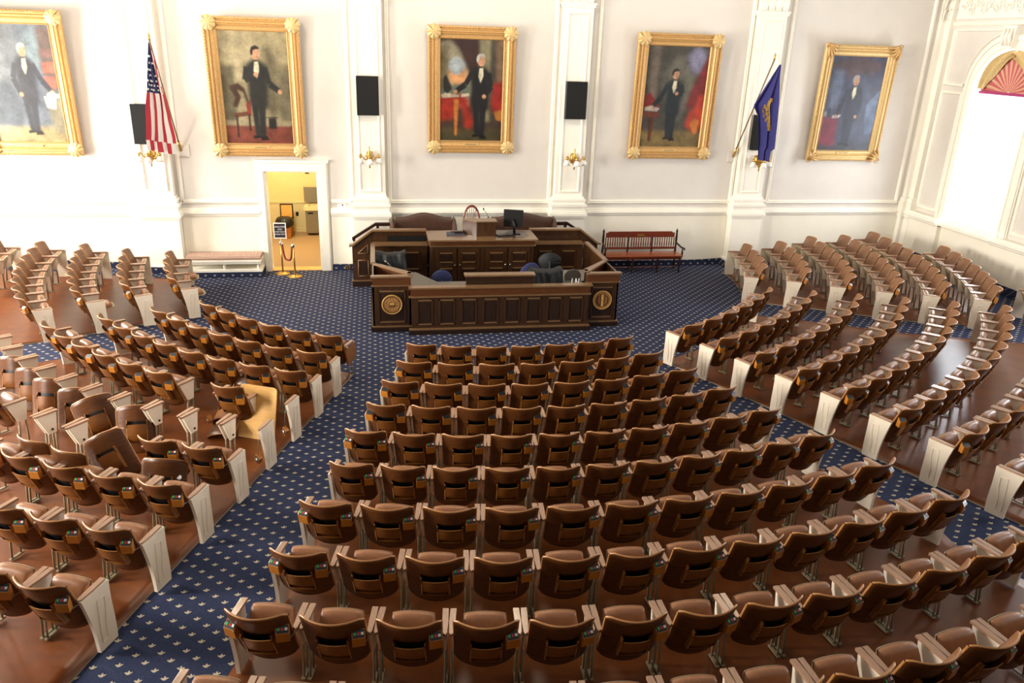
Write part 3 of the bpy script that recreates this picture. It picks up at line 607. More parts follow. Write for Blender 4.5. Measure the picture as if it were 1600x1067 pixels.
# ---------------- wall speakers and sconces ----------------
for (x, z, lb) in ((-4.66, 3.23, 'black wall speaker behind the striped flag'), (-0.12, 3.89, 'black wall speaker on pilaster left of the central portrait'), (4.44, 3.89, 'black wall speaker on pilaster right of the central portrait'), (8.98, 3.26, 'black wall speaker half hidden behind the dark blue flag')):
    t = thing('wall_speaker', lb, 'speaker', (x, -0.20, z))
    bevel(B(M['black']).box(-0.235, 0.235, -0.13, 0, -0.40, 0.40).obj('speaker_body', t), 0.006)
    B(M['speaker']).box(-0.225, 0.225, -0.145, -0.13, -0.39, 0.39).obj('speaker_grille', t)
def sconce(x, lb):
    t = thing('wall_sconce', lb, 'wall lamp', (x, -0.22, 2.62))
    b = B(M['brass']); b.lathe([(0.0, -0.24), (0.02, -0.22), (0.012, -0.18), (0.045, -0.10), (0.02, -0.05), (0.055, 0.0), (0.03, 0.06), (0.045, 0.09), (0.012, 0.14), (0.02, 0.18), (0.002, 0.24)], (0, -0.16, 0)); b.lathe([(0.0, -0.12), (0.06, -0.1), (0.07, 0), (0.06, 0.1), (0, 0.12)], (0, 0.0, 0), 12); b.tube([(0, 0, 0), (0, -0.16, 0)], 0.02); b.obj('sconce_stem', t)
    for i, a in enumerate((-1.15, 0, 1.15)):
        dx, dy = sin(a), -cos(a)
        pts = [(dx*r, -0.16+dy*r, z) for r, z in ((0.02, 0.0), (0.07, -0.05), (0.12, -0.04), (0.17, 0.03), (0.20, 0.08), (0.22, 0.05))]
        arm = B(M['brass']).tube(pts, 0.011, 8)
        arm.tube([(dx*r, -0.16+dy*r, z) for r, z in ((0.10, -0.04), (0.12, 0.0), (0.10, 0.04), (0.07, 0.03), (0.08, 0.0))], 0.007, 6)
        ao = arm.obj('sconce_arm', t)
        cx, cy = dx*0.22, -0.16+dy*0.22
        B(M['brass']).lathe([(0.01, 0.06), (0.03, 0.05), (0.028, 0.0), (0.02, -0.01)], (cx, cy, 0), 10).obj('shade_holder', ao)
        B(M['glass_shade']).lathe([(0.025, -0.005), (0.05, -0.03), (0.062, -0.07), (0.075, -0.12), (0.09, -0.135), (0.07, -0.12), (0.05, -0.07), (0.02, -0.03)], (cx, cy, 0), 14).obj('glass_shade', ao)
for x, lb in ((-4.60, 'brass three-arm wall sconce below the striped flag'), (-0.12, 'brass three-arm sconce with white shades on pilaster right of the doorway'), (4.46, 'brass three-arm sconce with white shades on pilaster right of central portrait'), (8.97, 'brass three-arm sconce with white shades below the dark blue flag')): sconce(x, lb)

# ---------------- flags ----------------
def star(b, cx, y, cz, r, m):
    b.face([(cx+(r if i % 2 == 0 else r*0.4)*sin(pi*i/5), y, cz+(r if i % 2 == 0 else r*0.4)*cos(pi*i/5)) for i in range(10)], m)
fr_, fw_, fb_ = mat('flag_red', '#b8283a', 0.75), mat('flag_white', '#e9e4dd', 0.75), mat('flag_blue', '#222a5a', 0.75)
nh_, fg_ = mat('flag_dark_blue', '#27266a', 0.75, noise=0.08, scale=6), mat('flag_gold', '#b58f3c', 0.6)
def pole(t, x, tip):
    b = B(M['walnut_top']); b.tube([(x, -0.03, 2.69), (x, tip[1], tip[2])], 0.016, 8); b.obj('flag_pole', t)
    b = B(M['brass']); b.tube([(x, -0.02, 2.67), (x, -0.16, 2.88)], 0.028); b.lathe([(0, -0.02), (0.03, 0.0), (0.015, 0.04), (0.028, 0.07), (0, 0.13)], tip, 10); b.obj('pole_fitting', t)
    b = B(M['wall']); b.box(x-0.13, x+0.17, -0.03, 0.0, 2.55, 2.80); b.obj('mounting_plate', t)
t = thing('wall_flag', 'drooping red, white and blue striped flag on an angled pole', 'flag', (0, 0, 0)); pole(t, -4.07, (-4.07, -1.48, 4.87))
L_ = [(4.83, -4.11), (4.67, -4.14), (4.44, -4.18), (3.91, -4.22), (3.59, -4.28), (2.93, -4.37), (2.78, -4.36)][::-1]
Rr_ = [(4.83, -4.07), (4.44, -4.07), (3.94, -4.05), (3.86, -4.02), (3.38, -4.00), (3.06, -3.97), (2.70, -3.98)][::-1]
def flag1(u, v):
    z = 4.83+(2.86-0.16*u-4.83)*v; zz = 4.83+(2.72-4.83)*v
    a, c = interp(L_, zz), interp(Rr_, zz)
    y = -1.42+0.55*u*min(1, v*1.6)-0.05*sin(u*pi*5+v*2)*min(1, v*3)
    return (a+(c-a)*u+0.012*sin(v*9+u*6), y, z)
b = B(fb_, fr_, fw_)
def fcol(i, j):
    if j < 18: return fb_ if i < 15 else (fr_ if ((i+j//3) % 4) < 2 else fw_)
    if j >= 36: return fr_ if ((i+1) // 3) % 2 else fw_
    return fr_ if (i//3) % 2 == 0 else fw_
b.grid(flag1, 20, 40, mf=fcol)
for j, v in enumerate((0.12, 0.18, 0.24, 0.29, 0.34, 0.38, 0.42)):
    for i, u in enumerate((0.1, 0.28, 0.46, 0.64)):
        if (i+j) % 2 == 0 or j > 3:
            p = flag1(u+(0.06 if j % 2 else 0), v); star(b, p[0], p[1]-0.03, p[2], 0.030, fw_)
b.obj('flag_cloth', t)
t = thing('wall_flag', 'furled dark blue flag with gold emblem on an angled pole', 'flag', (0, 0, 0)); pole(t, 8.45, (8.45, -1.40, 4.89))
L2 = [(4.79, 8.62), (4.46, 8.52), (3.91, 8.32), (3.86, 8.36), (3.71, 8.47), (3.37, 8.53), (3.0, 8.56), (2.73, 8.58)][::-1]
R2 = [(4.79, 8.66), (4.53, 8.67), (3.72, 8.73), (3.3, 8.76), (3.0, 8.78), (2.98, 8.70), (2.73, 8.70)][::-1]
def flag2(u, v):
    z = 4.79+(2.74-4.79)*v; a, c = interp(L2, z), interp(R2, z)
    y = -1.33+0.6*(1-u)*min(1, v*2)*(1-0.5*v)-0.06*sin(u*pi*4+v*3)*min(1, v*3)
    return (a+(c-a)*u-0.2*(1-min(1, v*12))*u*0, y, z)
b = B(nh_); b.grid(flag2, 18, 36, nh_); fc_ = b.obj('flag_cloth', t)
b = B(fg_)
for i in range(14):
    a = i/13; p = flag2(0.62-0.25*sin(a*pi)*(1 if i % 2 else 0.6), 0.36+0.30*a); r = 0.035
    b.face([(p[0]+r*(1+0.3*(k_ % 2))*cos(k_*pi/4), p[1]-0.035, p[2]+r*1.3*(1+0.3*(k_ % 2))*sin(k_*pi/4)) for k_ in range(8)])
b.tube([(lambda p: (p[0], p[1]-0.04, p[2]))(flag2(0.55+0.08*sin(q*2), 0.34+0.33*q)) for q in (0, .2, .4, .6, .8, 1)], 0.012, 6); b.obj('gold_emblem', t)

# ---------------- rostrum ----------------
def panelled(b, p0, p1, z0, z1, n, fieldm=None, mg=0.06, gap=0.10, zb=0.10, zt=0.10, th=0.03, rail=None):
    """vertical panelled board from p0 to p1 (plan), front face to the right-hand side of p0->p1 (outward)"""
    p0 = Vector((*p0, 0)); p1 = Vector((*p1, 0)); L = (p1-p0).length; d = (p1-p0)/L; o = Vector((d.y, -d.x, 0))
    def Q(s, e, z): v = p0+d*s+o*e; return (v.x, v.y, z)
    def bx(s0, s1, e0, e1, a, c, m):
        v = [b.bm.verts.new(Q(*q)) for q in ((s0, e0, a), (s1, e0, a), (s1, e1, a), (s0, e1, a), (s0, e0, c), (s1, e0, c), (s1, e1, c), (s0, e1, c))]
        for q in ((3, 2, 1, 0), (4, 5, 6, 7), (0, 1, 5, 4), (1, 2, 6, 5), (2, 3, 7, 6), (3, 0, 4, 7)):
            f = b.bm.faces.new([v[i] for i in q]); f.material_index = b.mi(m)
    bx(0, L, -th, 0, z0, z1, M['walnut'])
    wd = (L-2*mg-(n-1)*gap)/n
    for i in range(n):
        a = mg+i*(wd+gap); c = a+wd; za, zc = z0+zb, z1-zt
        # moulding ring
        for (s0, s1, q0, q1) in ((a, c, zc-0.022, zc), (a, c, za, za+0.022), (a, a+0.018, za, zc), (c-0.018, c, za, zc)):
            bx(s0, s1, 0, 0.020, q0, q1, M['walnut_top'] if q1-q0 < 0.05 else M['walnut'])  # level bars paler, so lit top and bottom edges are painted in
        bx(a+0.05, c-0.05, 0, 0.012, za+0.05, zc-0.05, M['walnut_dark'])
    return b
FY = -4.40
t = thing('clerk_desk', 'long low walnut clerk desk with eight front panels in front of the speaker desk', 'desk', (0, 0, 0))
b = B(M['walnut'], M['walnut_top']); panelled(b, (0.57, FY), (3.86, FY), 0.10, 0.72, 8, mg=0.10, gap=0.12, zb=0.07, zt=0.07); b.obj('front_panelling', t)
b = B(M['walnut'], M['walnut_top']); b.box(0.55, 3.88, FY-0.03, FY, 0.72, 0.86, M['walnut_red']); b.box(0.52, 3.90, FY-0.05, FY+0.01, 0.70, 0.725, M['walnut_top']); b.obj('frieze', t)
b = B(M['walnut'], M['walnut_top']); b.box(0.52, 3.92, FY-0.08, FY+0.02, 0.0, 0.085, M['walnut_dark']); b.box(0.52, 3.90, FY-0.07, FY+0.02, 0.085, 0.105, M['walnut_top']); b.obj('plinth', t)
b = B(M['walnut_top']); b.box(0.52, 3.92, FY-0.06, FY+0.10, 0.86, 0.89); b.obj('top_cap', t)
b = B(M['counter']); b.prism([(0.57, FY+0.05), (3.86, FY+0.05), (3.86, FY+0.72), (0.57, FY+0.72)], 'z', 0.74, 0.77); b.prism([(0.57, FY+0.7), (1.1, FY+0.7), (0.72, -3.0), (0.2, -3.0), (0.1, -3.5)], 'z', 0.74, 0.769); b.prism([(3.4, FY+0.7), (3.86, FY+0.6), (4.2, -3.6), (4.2, -3.0), (3.7, -3.0)], 'z', 0.74, 0.769); b.obj('counter_top', t)
b = B(M['walnut']); b.box(1.57, 2.82, FY+0.12, FY+0.20, 0.77, 1.045, M['walnut_dark']); b.box(1.54, 2.85, FY+0.06, FY+0.26, 1.045, 1.075, M['walnut_top']); b.box(1.57, 2.82, FY+0.20, FY+0.45, 0.77, 0.8, M['walnut']); b.obj('raised_shelf', t)
def seal(x, z, y, kind):
    r = 0.185
    o = B(M['seal'], M['seal_light'])
    o.tube([(x, y, z), (x, y-0.02, z)], r, 40, M['seal'])
    def ringt(rr, tt, m, n=40): o.tube([(x+rr*cos(2*pi*i/n), y-0.022, z+rr*sin(2*pi*i/n)) for i in range(n+1)], tt, 6, m, cap=False)
    ringt(r-0.008, 0.010, M['seal_light']); 
    if kind == 0:
        ringt(0.125, 0.007, M['seal']); ringt(0.075, 0.005, M['seal'])
        for i in range(26):      # raised lettering blocks round the rim
            a = 2*pi*i/26; rr = 0.152; o.tube([(x+(rr-0.014)*cos(a), y-0.024, z+(rr-0.014)*sin(a)), (x+(rr+0.014)*cos(a), y-0.024, z+(rr+0.014)*sin(a))], 0.006, 5, M['walnut'])
        for i in range(12):
            a = 2*pi*i/12; rr = 0.10; o.tube([(x+rr*cos(a)-0.01, y-0.024, z+rr*sin(a)), (x+rr*cos(a)+0.01, y-0.024, z+rr*sin(a)+0.008)], 0.006, 5, M['seal_light'])
        o.tube([(x-0.05, y-0.024, z-0.02), (x-0.03, y-0.026, z-0.035), (x+0.03, y-0.026, z-0.035), (x+0.055, y-0.024, z-0.015)], 0.009, 6, M['walnut'])
        for xx in (-0.025, 0.0, 0.025): o.tube([(x+xx, y-0.024, z-0.03), (x+xx, y-0.026, z+0.045)], 0.004, 5, M['walnut']); o.box(x+xx-0.012, x+xx+0.01, y-0.03, y-0.022, z-0.01, z+0.035, M['seal_light'])
    else:
        o.tube([(x, y-0.018, z), (x, y-0.023, z)], 0.125, 32, M['walnut_red'])
        o.box(x-0.022, x+0.022, y-0.036, y-0.02, z-0.115, z+0.115, M['seal_light']); o.box(x-0.03, x+0.03, y-0.038, y-0.02, z-0.008, z+0.004, M['seal'])
        for s_ in (-1, 1):
            for i in range(7):
                zz = -0.08+i*0.027; hw_ = 0.085*math.sqrt(max(0, 1-(zz/0.115)**2))
                o.tube([(x+s_*0.045, y-0.026, z+zz), (x+s_*hw_*1.15, y-0.026, z+zz+0.014)], 0.008, 5, M['seal'])
    return o
def pier(x0, x1, lb, skind, diag):
    yf = -4.22
    t = thing('desk_end_pier', lb, 'desk', (0, 0, 0))
    b = B(M['walnut']); panelled(b, (x0, yf), (x1, yf), 0.10, 0.88, 1, mg=0.10, zb=0.07, zt=0.10); b.obj('front_panelling', t)
    b = B(M['walnut']); b.box(x0, x1, yf-0.02, yf, 0.88, 1.03, M['walnut_red']); b.box(x0-0.02, x1+0.02, yf-0.04, yf+0.0, 0.865, 0.885, M['walnut_top']); b.obj('frieze', t)
    b = B(M['walnut_top'])
    b.box(x0-0.03, x1+0.03, yf-0.06, yf+0.06, 1.03, 1.06)
    xo, xi = (x0, x1) if diag > 0 else (x1, x0)       # outer / inner edge
    s_ = 1 if diag > 0 else -1
    b.prism([(xo-0.03*s_, -3.32), (xo+0.06*s_, -3.32), (xi+0.02*s_, -3.98), (xi+0.02*s_, -4.1), (xi-0.07*s_, -4.1)], 'z', 1.03, 1.06)
    b.prism([(xi+0.03*s_, yf), (xi-0.05*s_, yf), (xi-0.05*s_, -3.98), (xi+0.03*s_, -3.98)], 'z', 1.03, 1.06)
    b.obj('top_cap', t)
    b = B(M['walnut'])
    xs = sorted((xo, xo+0.03*s_)); b.box(xs[0], xs[1], yf, -1.84, 0.0, 1.03)
    b.prism([(xo, -3.34), (xo+0.04*s_, -3.34), (xi, -4.0), (xi, -4.05)], 'z', 0.0, 1.03, M['walnut_red'])
    xs = sorted((xi, xi-0.03*s_)); b.box(xs[0], xs[1], yf, -3.98, 0.0, 1.03)
    b.obj('side_boards', t)
    b = B(M['walnut_top']); xs = sorted((xo-0.03*s_, xo+0.06*s_)); b.box(xs[0], xs[1], -3.36, -1.80, 1.03, 1.06); b.obj('side_cap', t)
    b = B(M['walnut']); b.box(x0-0.02, x1+0.02, yf-0.05, yf, 0.0, 0.085, M['walnut_dark']); b.box(x0-0.02, x1+0.02, yf-0.045, yf, 0.085, 0.105, M['walnut_top']); xs = sorted((xo, xo-0.04*s_)); b.box(xs[0], xs[1], yf, -1.84, 0.0, 0.10, M['walnut_dark']); b.obj('plinth', t)
    seal((x0+x1)/2, 0.52, yf-0.012, skind).obj('carved_seal', t)
pier(-0.12, 0.57, 'walnut pier with round carved state seal at the left end of the clerk desk', 0, 1)
pier(3.87, 4.49, 'walnut pier with round bundled-arrow seal at the right end of the clerk desk', 1, -1)
# raised platform with parapets, wing desks and the main desk
b = B(M['carpet']); b.box(-0.08, 4.46, -1.30, -0.33, 0.0, 0.42); b.box(-0.42, -0.08, -1.24, -0.52, 0, 0.27); b.box(4.46, 4.80, -1.24, -0.52, 0, 0.27); b.obj('raised_platform', label='carpeted raised platform with side steps behind the speaker desk', cat='platform')
for s_, x0 in ((1, -0.54), (-1, 4.86)):
    def X(d): return x0+s_*d
    side_ = 'left' if s_ > 0 else 'right'
    t = thing('stair_parapet', 'walnut parapet with sloping cap at the %s side of the speaker desk' % side_, 'parapet', (0, 0, 0))
    b = B(M['walnut']); b.prism([(X(0), 0.0), (X(0.43), 0.0), (X(0.43), 1.21), (X(0), 0.89)], 'y', -1.35, -1.31, M['walnut'])
    # rectangular and triangular fields
    def bar(p, q, e=0.012, m='walnut_top'):
        b.tube([(p[0], -1.356, p[1]), (q[0], -1.356, q[1])], e, 4, M[m])
    for (p, q) in (((X(.12), .23), (X(.33), .23)), ((X(.33), .23), (X(.33), .58)), ((X(.12), .58), (X(.33), .58)), ((X(.12), .23), (X(.12), .58))): bar(p, q)
    b.box(min(X(.15), X(.30)), max(X(.15), X(.30)), -1.362, -1.35, 0.27, 0.54, M['walnut_dark'])
    for (p, q) in (((X(.12), .73), (X(.33), .73)), ((X(.33), .73), (X(.33), .92)), ((X(.12), .73), (X(.33), .92))): bar(p, q)
    b.box(min(X(-.02), X(.43)), max(X(-.02), X(.43)), -1.40, -1.31, 0.0, 0.12, M['walnut_dark']); b.box(min(X(-.02), X(.43)), max(X(-.02), X(.43)), -1.39, -1.31, 0.12, 0.14, M['walnut_top'])
    b.obj('sloping_board', t)
    b = B(M['walnut_top']); b.prism([(X(-0.06), 0.88), (X(0.02), 0.90), (X(0.43), 1.215), (X(1.57), 1.215), (X(1.57), 1.25), (X(0.42), 1.25), (X(0.0), 0.935), (X(-0.06), 0.925)], 'y', -1.41, -1.25); b.obj('parapet_cap', t)
    # back hand rail
    t2 = thing('stair_handrail', 'dark stair handrail against the wall at the %s end of the platform' % side_, 'handrail', (0, 0, 0))
    b = B(M['darkturned']); b.prism([(X(-0.02), 0.80), (X(0.5), 1.13), (X(0.82), 1.13), (X(0.82), 1.20), (X(0.5), 1.20), (X(-0.02), 0.87)], 'y', -0.50, -0.42)
    b.box(min(X(0.0), X(0.05)), max(X(0.0), X(0.05)), -0.49, -0.43, 0, 0.85); b.box(min(X(0.52), X(0.58)), max(X(0.52), X(0.58)), -0.49, -0.43, 0.4, 1.15); b.obj('rail', t2)
    # wing desk
    xa, xb = sorted((X(0.42), X(1.57)))
    b = B(M['walnut']); b.box(xa, xb, -1.35, -1.31, 0.0, 1.22, M['walnut']); b.obj('parapet_board', t)
    wd_ = thing('wing_desk', 'low walnut wing desk with open slot, left of the speaker desk' if s_ > 0 else 'low walnut wing desk with two panels, right of the speaker desk', 'desk', (0, 0, 0))
    b = B(M['walnut']); panelled(b, (xa, -1.66), (xb, -1.66), 0.0, 0.97, 2, mg=0.16, gap=0.2, zb=0.45, zt=0.14)
    for i in range(2):
        a = xa+0.16+i*((xb-xa-0.52)/2+0.2); b.box(a, a+(xb-xa-0.52)/2, -1.685, -1.66, 0.34, 0.36, M['walnut_top'])
    b.obj('front_panelling', wd_)
    b = B(M['walnut_top']); b.box(xa-0.01, xb+0.01, -1.70, -1.42, 0.97, 1.0); b.obj('desk_top', wd_)
    if s_ > 0: b = B(M['walnut_dark']); b.box(xa+0.33, xb-0.02, -1.375, -1.36, 1.0, 1.11, M['black']); b.obj('slot_shade', wd_)  # black bar paints the shade of the recess; nothing is cut open
t = thing('speaker_desk', 'tall walnut speaker desk with four panelled doors and broad top', 'desk', (0, 0, 0))
b = B(M['walnut']); b.box(1.09, 3.23, -2.19, -1.44, 0.0, 1.08, M['walnut']); b.box(1.07, 3.25, -2.21, -1.44, 1.08, 1.20, M['walnut_red']); b.box(1.05, 3.27, -2.225, -1.4, 1.075, 1.095, M['walnut_top']); b.obj('cabinet', t)
b = B(M['walnut']); b.prism([(1.02, -2.31), (3.30, -2.31), (3.30, -1.42), (1.02, -1.42)], 'z', 1.205, 1.237, M['walnut_top']); b.obj('desk_top', t)
b = B(M['leather']); b.prism([(2.42, -2.16), (3.0, -2.16), (3.16, -1.95), (3.16, -1.55), (3.0, -1.43), (2.42, -1.43)], 'z', 1.237, 1.241, M['walnut']); b.obj('desk_pad', t)
for i, (a, c, hs) in enumerate(((1.17, 1.60, 1), (1.64, 2.08, -1), (2.22, 2.66, 1), (2.70, 3.15, -1))):
    b = B(M['walnut']); b.box(a, c, -2.215, -2.19, 0.15, 1.04, M['walnut'])
    for (za, zb_) in ((0.74, 0.95), (0.20, 0.62)):
        for (x_0, x_1, q0, q1) in ((a+.07, c-.07, zb_-.02, zb_), (a+.07, c-.07, za, za+.02), (a+.07, a+.085, za, zb_), (c-.085, c-.07, za, zb_)): b.box(x_0, x_1, -2.235, -2.215, q0, q1, M['walnut_top'] if x_1-x_0 > 0.1 else M['walnut'])  # lit edges painted: paler level bars, dark uprights
        b.box(a+.11, c-.11, -2.228, -2.215, za+.045, zb_-.045, M['walnut_dark'])
    d_ = b.obj('cabinet_door', t)
    kx = c-0.03 if hs > 0 else a+0.03
    B(M['chrome']).tube([(kx, -2.215, 0.69), (kx, -2.245, 0.69), (kx, -2.26, 0.69)], [0.008, 0.02, 0.012], 10).obj('door_knob', d_)
# things on and around the speaker desk
t = thing('lectern_box', 'walnut lectern box standing on the speaker desk', 'lectern', (2.11, -1.84, 1.237))
b = B(M['walnut']); b.prism([(-0.33, 0.12), (-0.07, -0.16), (0.34, -0.16), (0.34, 0.14)], 'z', 0.0, 0.30, M['walnut']); b.obj('lectern_body', t)
b = B(M['walnut_top']); b.prism([(-0.35, 0.13), (-0.08, -0.18), (0.36, -0.18), (0.36, 0.16)], 'z', 0.30, 0.32); b.obj('lectern_top', t)
t = thing('computer_monitor', 'black computer monitor seen from behind on the speaker desk', 'monitor', (2.86, -1.72, 1.241), rad(-18))
bevel(B(M['black']).box(-0.21, 0.21, -0.02, 0.03, 0.13, 0.50).obj('display_housing', t), 0.01)
B(M['black']).tube([(0, -0.02, 0.3), (0.02, -0.08, 0.2), (0.04, -0.06, 0.02)], 0.03).obj('stand_neck', t)
B(M['black']).prism([(-0.14, -0.12), (0.18, -0.12), (0.14, 0.1), (-0.1, 0.1)], 'z', 0, 0.02).obj('stand_foot', t)
o = B(M['black'], M['metal']).prism([(-0.2, -0.07), (0.18, -0.09), (0.2, 0.06), (-0.18, 0.08)], 'z', 0, 0.025).obj('keyboard', label='dark keyboard lying in front of the black monitor', cat='keyboard'); o.location = (2.66, -1.93, 1.241); o.rotation_euler.z = 0.3
t = thing('gavel_pad', 'blue-grey sounding pad with wooden gavel block on the speaker desk', 'gavel block', (1.62, -1.80, 1.237))
B(mat('blue_grey_pad', '#3c4250', 0.7)).prism([(-0.2, -0.14), (0.2, -0.12), (0.16, 0.16), (-0.18, 0.16)], 'z', 0, 0.02).obj('pad', t)
b = B(M['walnut_dark']); b.box(-0.02, 0.14, -0.02, 0.08, 0.02, 0.07); b.tube([(-0.1, 0.02, 0.05), (0.02, 0.06, 0.05)], 0.012); b.obj('gavel_block', t)
for (x, dx, lb) in ((1.98, 0.05, 'short black gooseneck microphone behind the lectern box'), (2.22, -0.12, 'long thin gooseneck microphone leaning left behind the lectern box')):
    t = thing('gooseneck_microphone', lb, 'microphone', (x, -1.5, 1.237))
    B(M['black']).lathe([(0.04, 0), (0.04, 0.015), (0.01, 0.03)], n=12).obj('microphone_base', t)
    sx = 0.26 if dx < 0 else 0
    B(M['black']).tube([(sx, 0, 0.02), (sx+dx*0.6, 0, 0.22), (sx+dx*1.6, -0.03, 0.42), (sx+dx*2.0-(0.0), -0.05, 0.47)], 0.005, 6).obj('gooseneck', t)
    B(M['black']).lathe([(0.0, 0), (0.015, 0.01), (0.016, 0.04), (0, 0.055)], (sx+dx*2.0, -0.05, 0.46), 10).obj('microphone_head', t)
t = thing('arched_chair', 'red-brown wooden chair with arched pierced back behind the lectern', 'chair', (2.07, -0.95, 0.40)); t.scale = (0.66, 0.9, 0.98)
b = B(M['mahogany'])
pts = [(-0.27, 0.05, 0.45), (-0.28, 0.08, 0.85)]+[(0.27*cos(pi-a*pi/10), 0.1, 0.95+0.33*sin(a*pi/10)) for a in range(11)]+[(0.28, 0.08, 0.85), (0.27, 0.05, 0.45)]
b.tube(pts, 0.028, 8); b.obj('back_hoop', t)
b = B(M['mahogany'])
for dx in (-0.13, -0.06, 0, 0.06, 0.13): b.tube([(dx*0.35, 0.07, 0.5), (dx*0.3, 0.085, 0.85), (dx*0.9, 0.1, 1.0), (dx*1.2, 0.1, 1.26-abs(dx)*0.5)], 0.011, 6)
b.box(-0.07, 0.07, 0.07, 0.1, 0.86, 0.9); b.obj('back_splat', t)
b = B(M['leather']); b.box(-0.26, 0.26, -0.40, 0.06, 0.42, 0.49); bevel(b.obj('seat', t), 0.02)
for sx in (-1, 1):
    for yy in (-0.36, 0.03): B(M['mahogany']).tube([(sx*0.22, yy, 0.42), (sx*0.24, yy*1.05, 0.0)], [0.022, 0.016]).obj('leg', t)
def sofa(x, wd, lb):
    t = thing('wingback_sofa', lb, 'sofa', (x, -0.72, 0.43)); h = wd/2
    b = B(M['sofa'])
    def back(u, v):
        s_ = (u-0.5)*2; top = 0.93+0.10*(0.5+0.5*cos(pi*min(1, abs(s_)*1.15))); a = v*pi
        # closed loop section: front face up, over, back face down
        if v < 0.45: q = v/0.45; return (s_*(h-0.12), -0.02+0.02*q, 0.36+(top-0.40)*q)
        if v < 0.6: q = (v-0.45)/0.15; return (s_*(h-0.12), 0.07-0.09*cos(pi*q), top-0.04+0.05*sin(pi*q))
        q = (v-0.6)/0.4; return (s_*(h-0.12), 0.16, top-0.04-(top-0.08)*q)
    b.grid(back, 24, 16); b.obj('sofa_back', t)
    for s_ in (-1, 1):
        b = B(M['sofa'])
        def wing(u, v):
            y = 0.16-0.50*u; top = 0.93-0.03*u-0.36*max(0, (u-0.30)/0.7)**1.2
            a = v*pi; return (s_*(h-0.06+0.07*cos(a)-0.0), y, 0.05+(top-0.05)*sin(a)**0.35 if 0 < v < 1 else 0.05)
        b.grid(wing, 12, 14); b.tube([(s_*(h-0.06), 0.1, 0.56), (s_*(h-0.06), -0.42, 0.55)], 0.10, 12); b.box(s_*(h-0.06)-0.08, s_*(h-0.06)+0.08, -0.42, 0.1, 0.05, 0.56); b.obj('sofa_arm', t)
    bevel(B(M['sofa']).box(-h+0.12, h-0.12, -0.48, 0.0, 0.22, 0.44).obj('seat_cushion', t), 0.03)
    bevel(B(M['sofa']).box(-h+0.05, h-0.05, -0.45, 0.15, 0.08, 0.24).obj('sofa_base', t), 0.01)
    for sx in (-1, 1):
        for yy in (-0.38, 0.08): B(M['darkturned']).tube([(sx*(h-0.1), yy, 0.08), (sx*(h-0.1), yy, 0.0)], 0.025).obj('leg', t)
sofa(1.02, 1.48, 'brown leather wingback sofa behind the speaker desk, left of the arched chair')
sofa(3.24, 1.62, 'brown leather wingback sofa behind the black monitor')
def office_chair(name, x, y, lb, m, zt, rz, hgt=0.34, wd=0.36, cat='chair'):
    t = thing(name, lb, cat, (x, y, 0), rz)
    b = B(m)
    def bk(u, v):
        a = u*2*pi; r = v; return (wd/2*r*cos(a)*(1.0+0.06*cos(2*a)), -0.02-0.05*(1-r*r)+0.05*(cos(a)*r)**2, zt-hgt/2+hgt/2*r*sin(a))
    b.grid(bk, 28, 6); o = b.obj('chair_back', t); m_ = o.modifiers.new('thick', 'SOLIDIFY'); m_.thickness = 0.05
    bevel(B(m).box(-0.23, 0.23, 0.02, 0.46, 0.42, 0.50).obj('chair_seat', t), 0.02)
    B(M['black']).tube([(0, 0.24, 0.08), (0, 0.24, 0.42)], 0.025).obj('gas_column', t)
    b = B(M['black'])
    for i in range(5): a = 2*pi*i/5; b.tube([(0, 0.24, 0.10), (0.26*cos(a), 0.24+0.26*sin(a), 0.05)], 0.018, 6); b.tube([(0.26*cos(a), 0.24+0.26*sin(a)-0.02, 0.025), (0.26*cos(a), 0.24+0.26*sin(a)+0.02, 0.025)], 0.025, 8)
    b.tube([(0, 0.2, 0.44), (0, -0.05, 0.5), (0, -0.06, zt-hgt/2)], 0.018); b.obj('base_star', t)
office_chair('swivel_chair', 1.21, -3.22, 'blue round-backed swivel chair at left behind the clerk desk', M['blue_cloth'], 0.88, 0.0, 0.42, 0.40)
office_chair('swivel_chair', 3.00, -3.10, 'blue round-backed swivel chair behind the black cloth cover at right', M['blue_cloth'], 0.97, 0.3, 0.42, 0.42)
office_chair('swivel_chair', 3.50, -2.60, 'black mesh-backed swivel chair behind the right end of the clerk desk', M['black_cloth'], 1.04, -0.2, 0.40, 0.46)
def covered(x, y, z, lb, wd, h, dp, seed):
    t = thing('covered_equipment', lb, 'cover', (x, y, z)); b = B(M['black_cloth'])
    def f(u, v):
        # draped hood over a box: u across, v from front hem over the top to back hem
        s_ = (u-0.5)*2
        if v < 0.4: q = v/0.4; y_, z_ = -dp*0.5-0.05*(1-q), h*q
        elif v < 0.6: q = (v-0.4)/0.2; y_, z_ = -dp*0.5+dp*q, h+0.01*sin(pi*q)
        else: q = (v-0.6)/0.4; y_, z_ = dp*0.5+0.03*q, h*(1-q)
        fold = 0.02*sin(s_*7+seed)+0.015*sin(s_*13+v*6); sag = -0.05*(1-s_*s_)*(z_/h)**2
        return (s_*wd/2*(1+0.05*(1-z_/h)), y_+fold, z_+sag)
    b.grid(f, 26, 26); b.grid(lambda u, v: (-wd/2+0.0, -dp/2+dp*u, (h-0.01)*v), 3, 4); b.grid(lambda u, v: (wd/2-0.0, -dp/2+dp*u, (h-0.01)*v), 3, 4); b.obj('cloth_cover', t)
    return t
covered(0.24, -2.95, 0.77, 'black cloth-covered equipment at the left end of the clerk desk', 0.58, 0.42, 0.25, 0)
covered(3.13, FY+0.52, 0.77, 'black cloth-covered equipment at the right end of the clerk desk', 0.62, 0.30, 0.28, 2)
t = thing('desk_microphone', 'small chrome clipped microphone beside the left black cloth cover', 'microphone', (0.30, -3.45, 0.77))
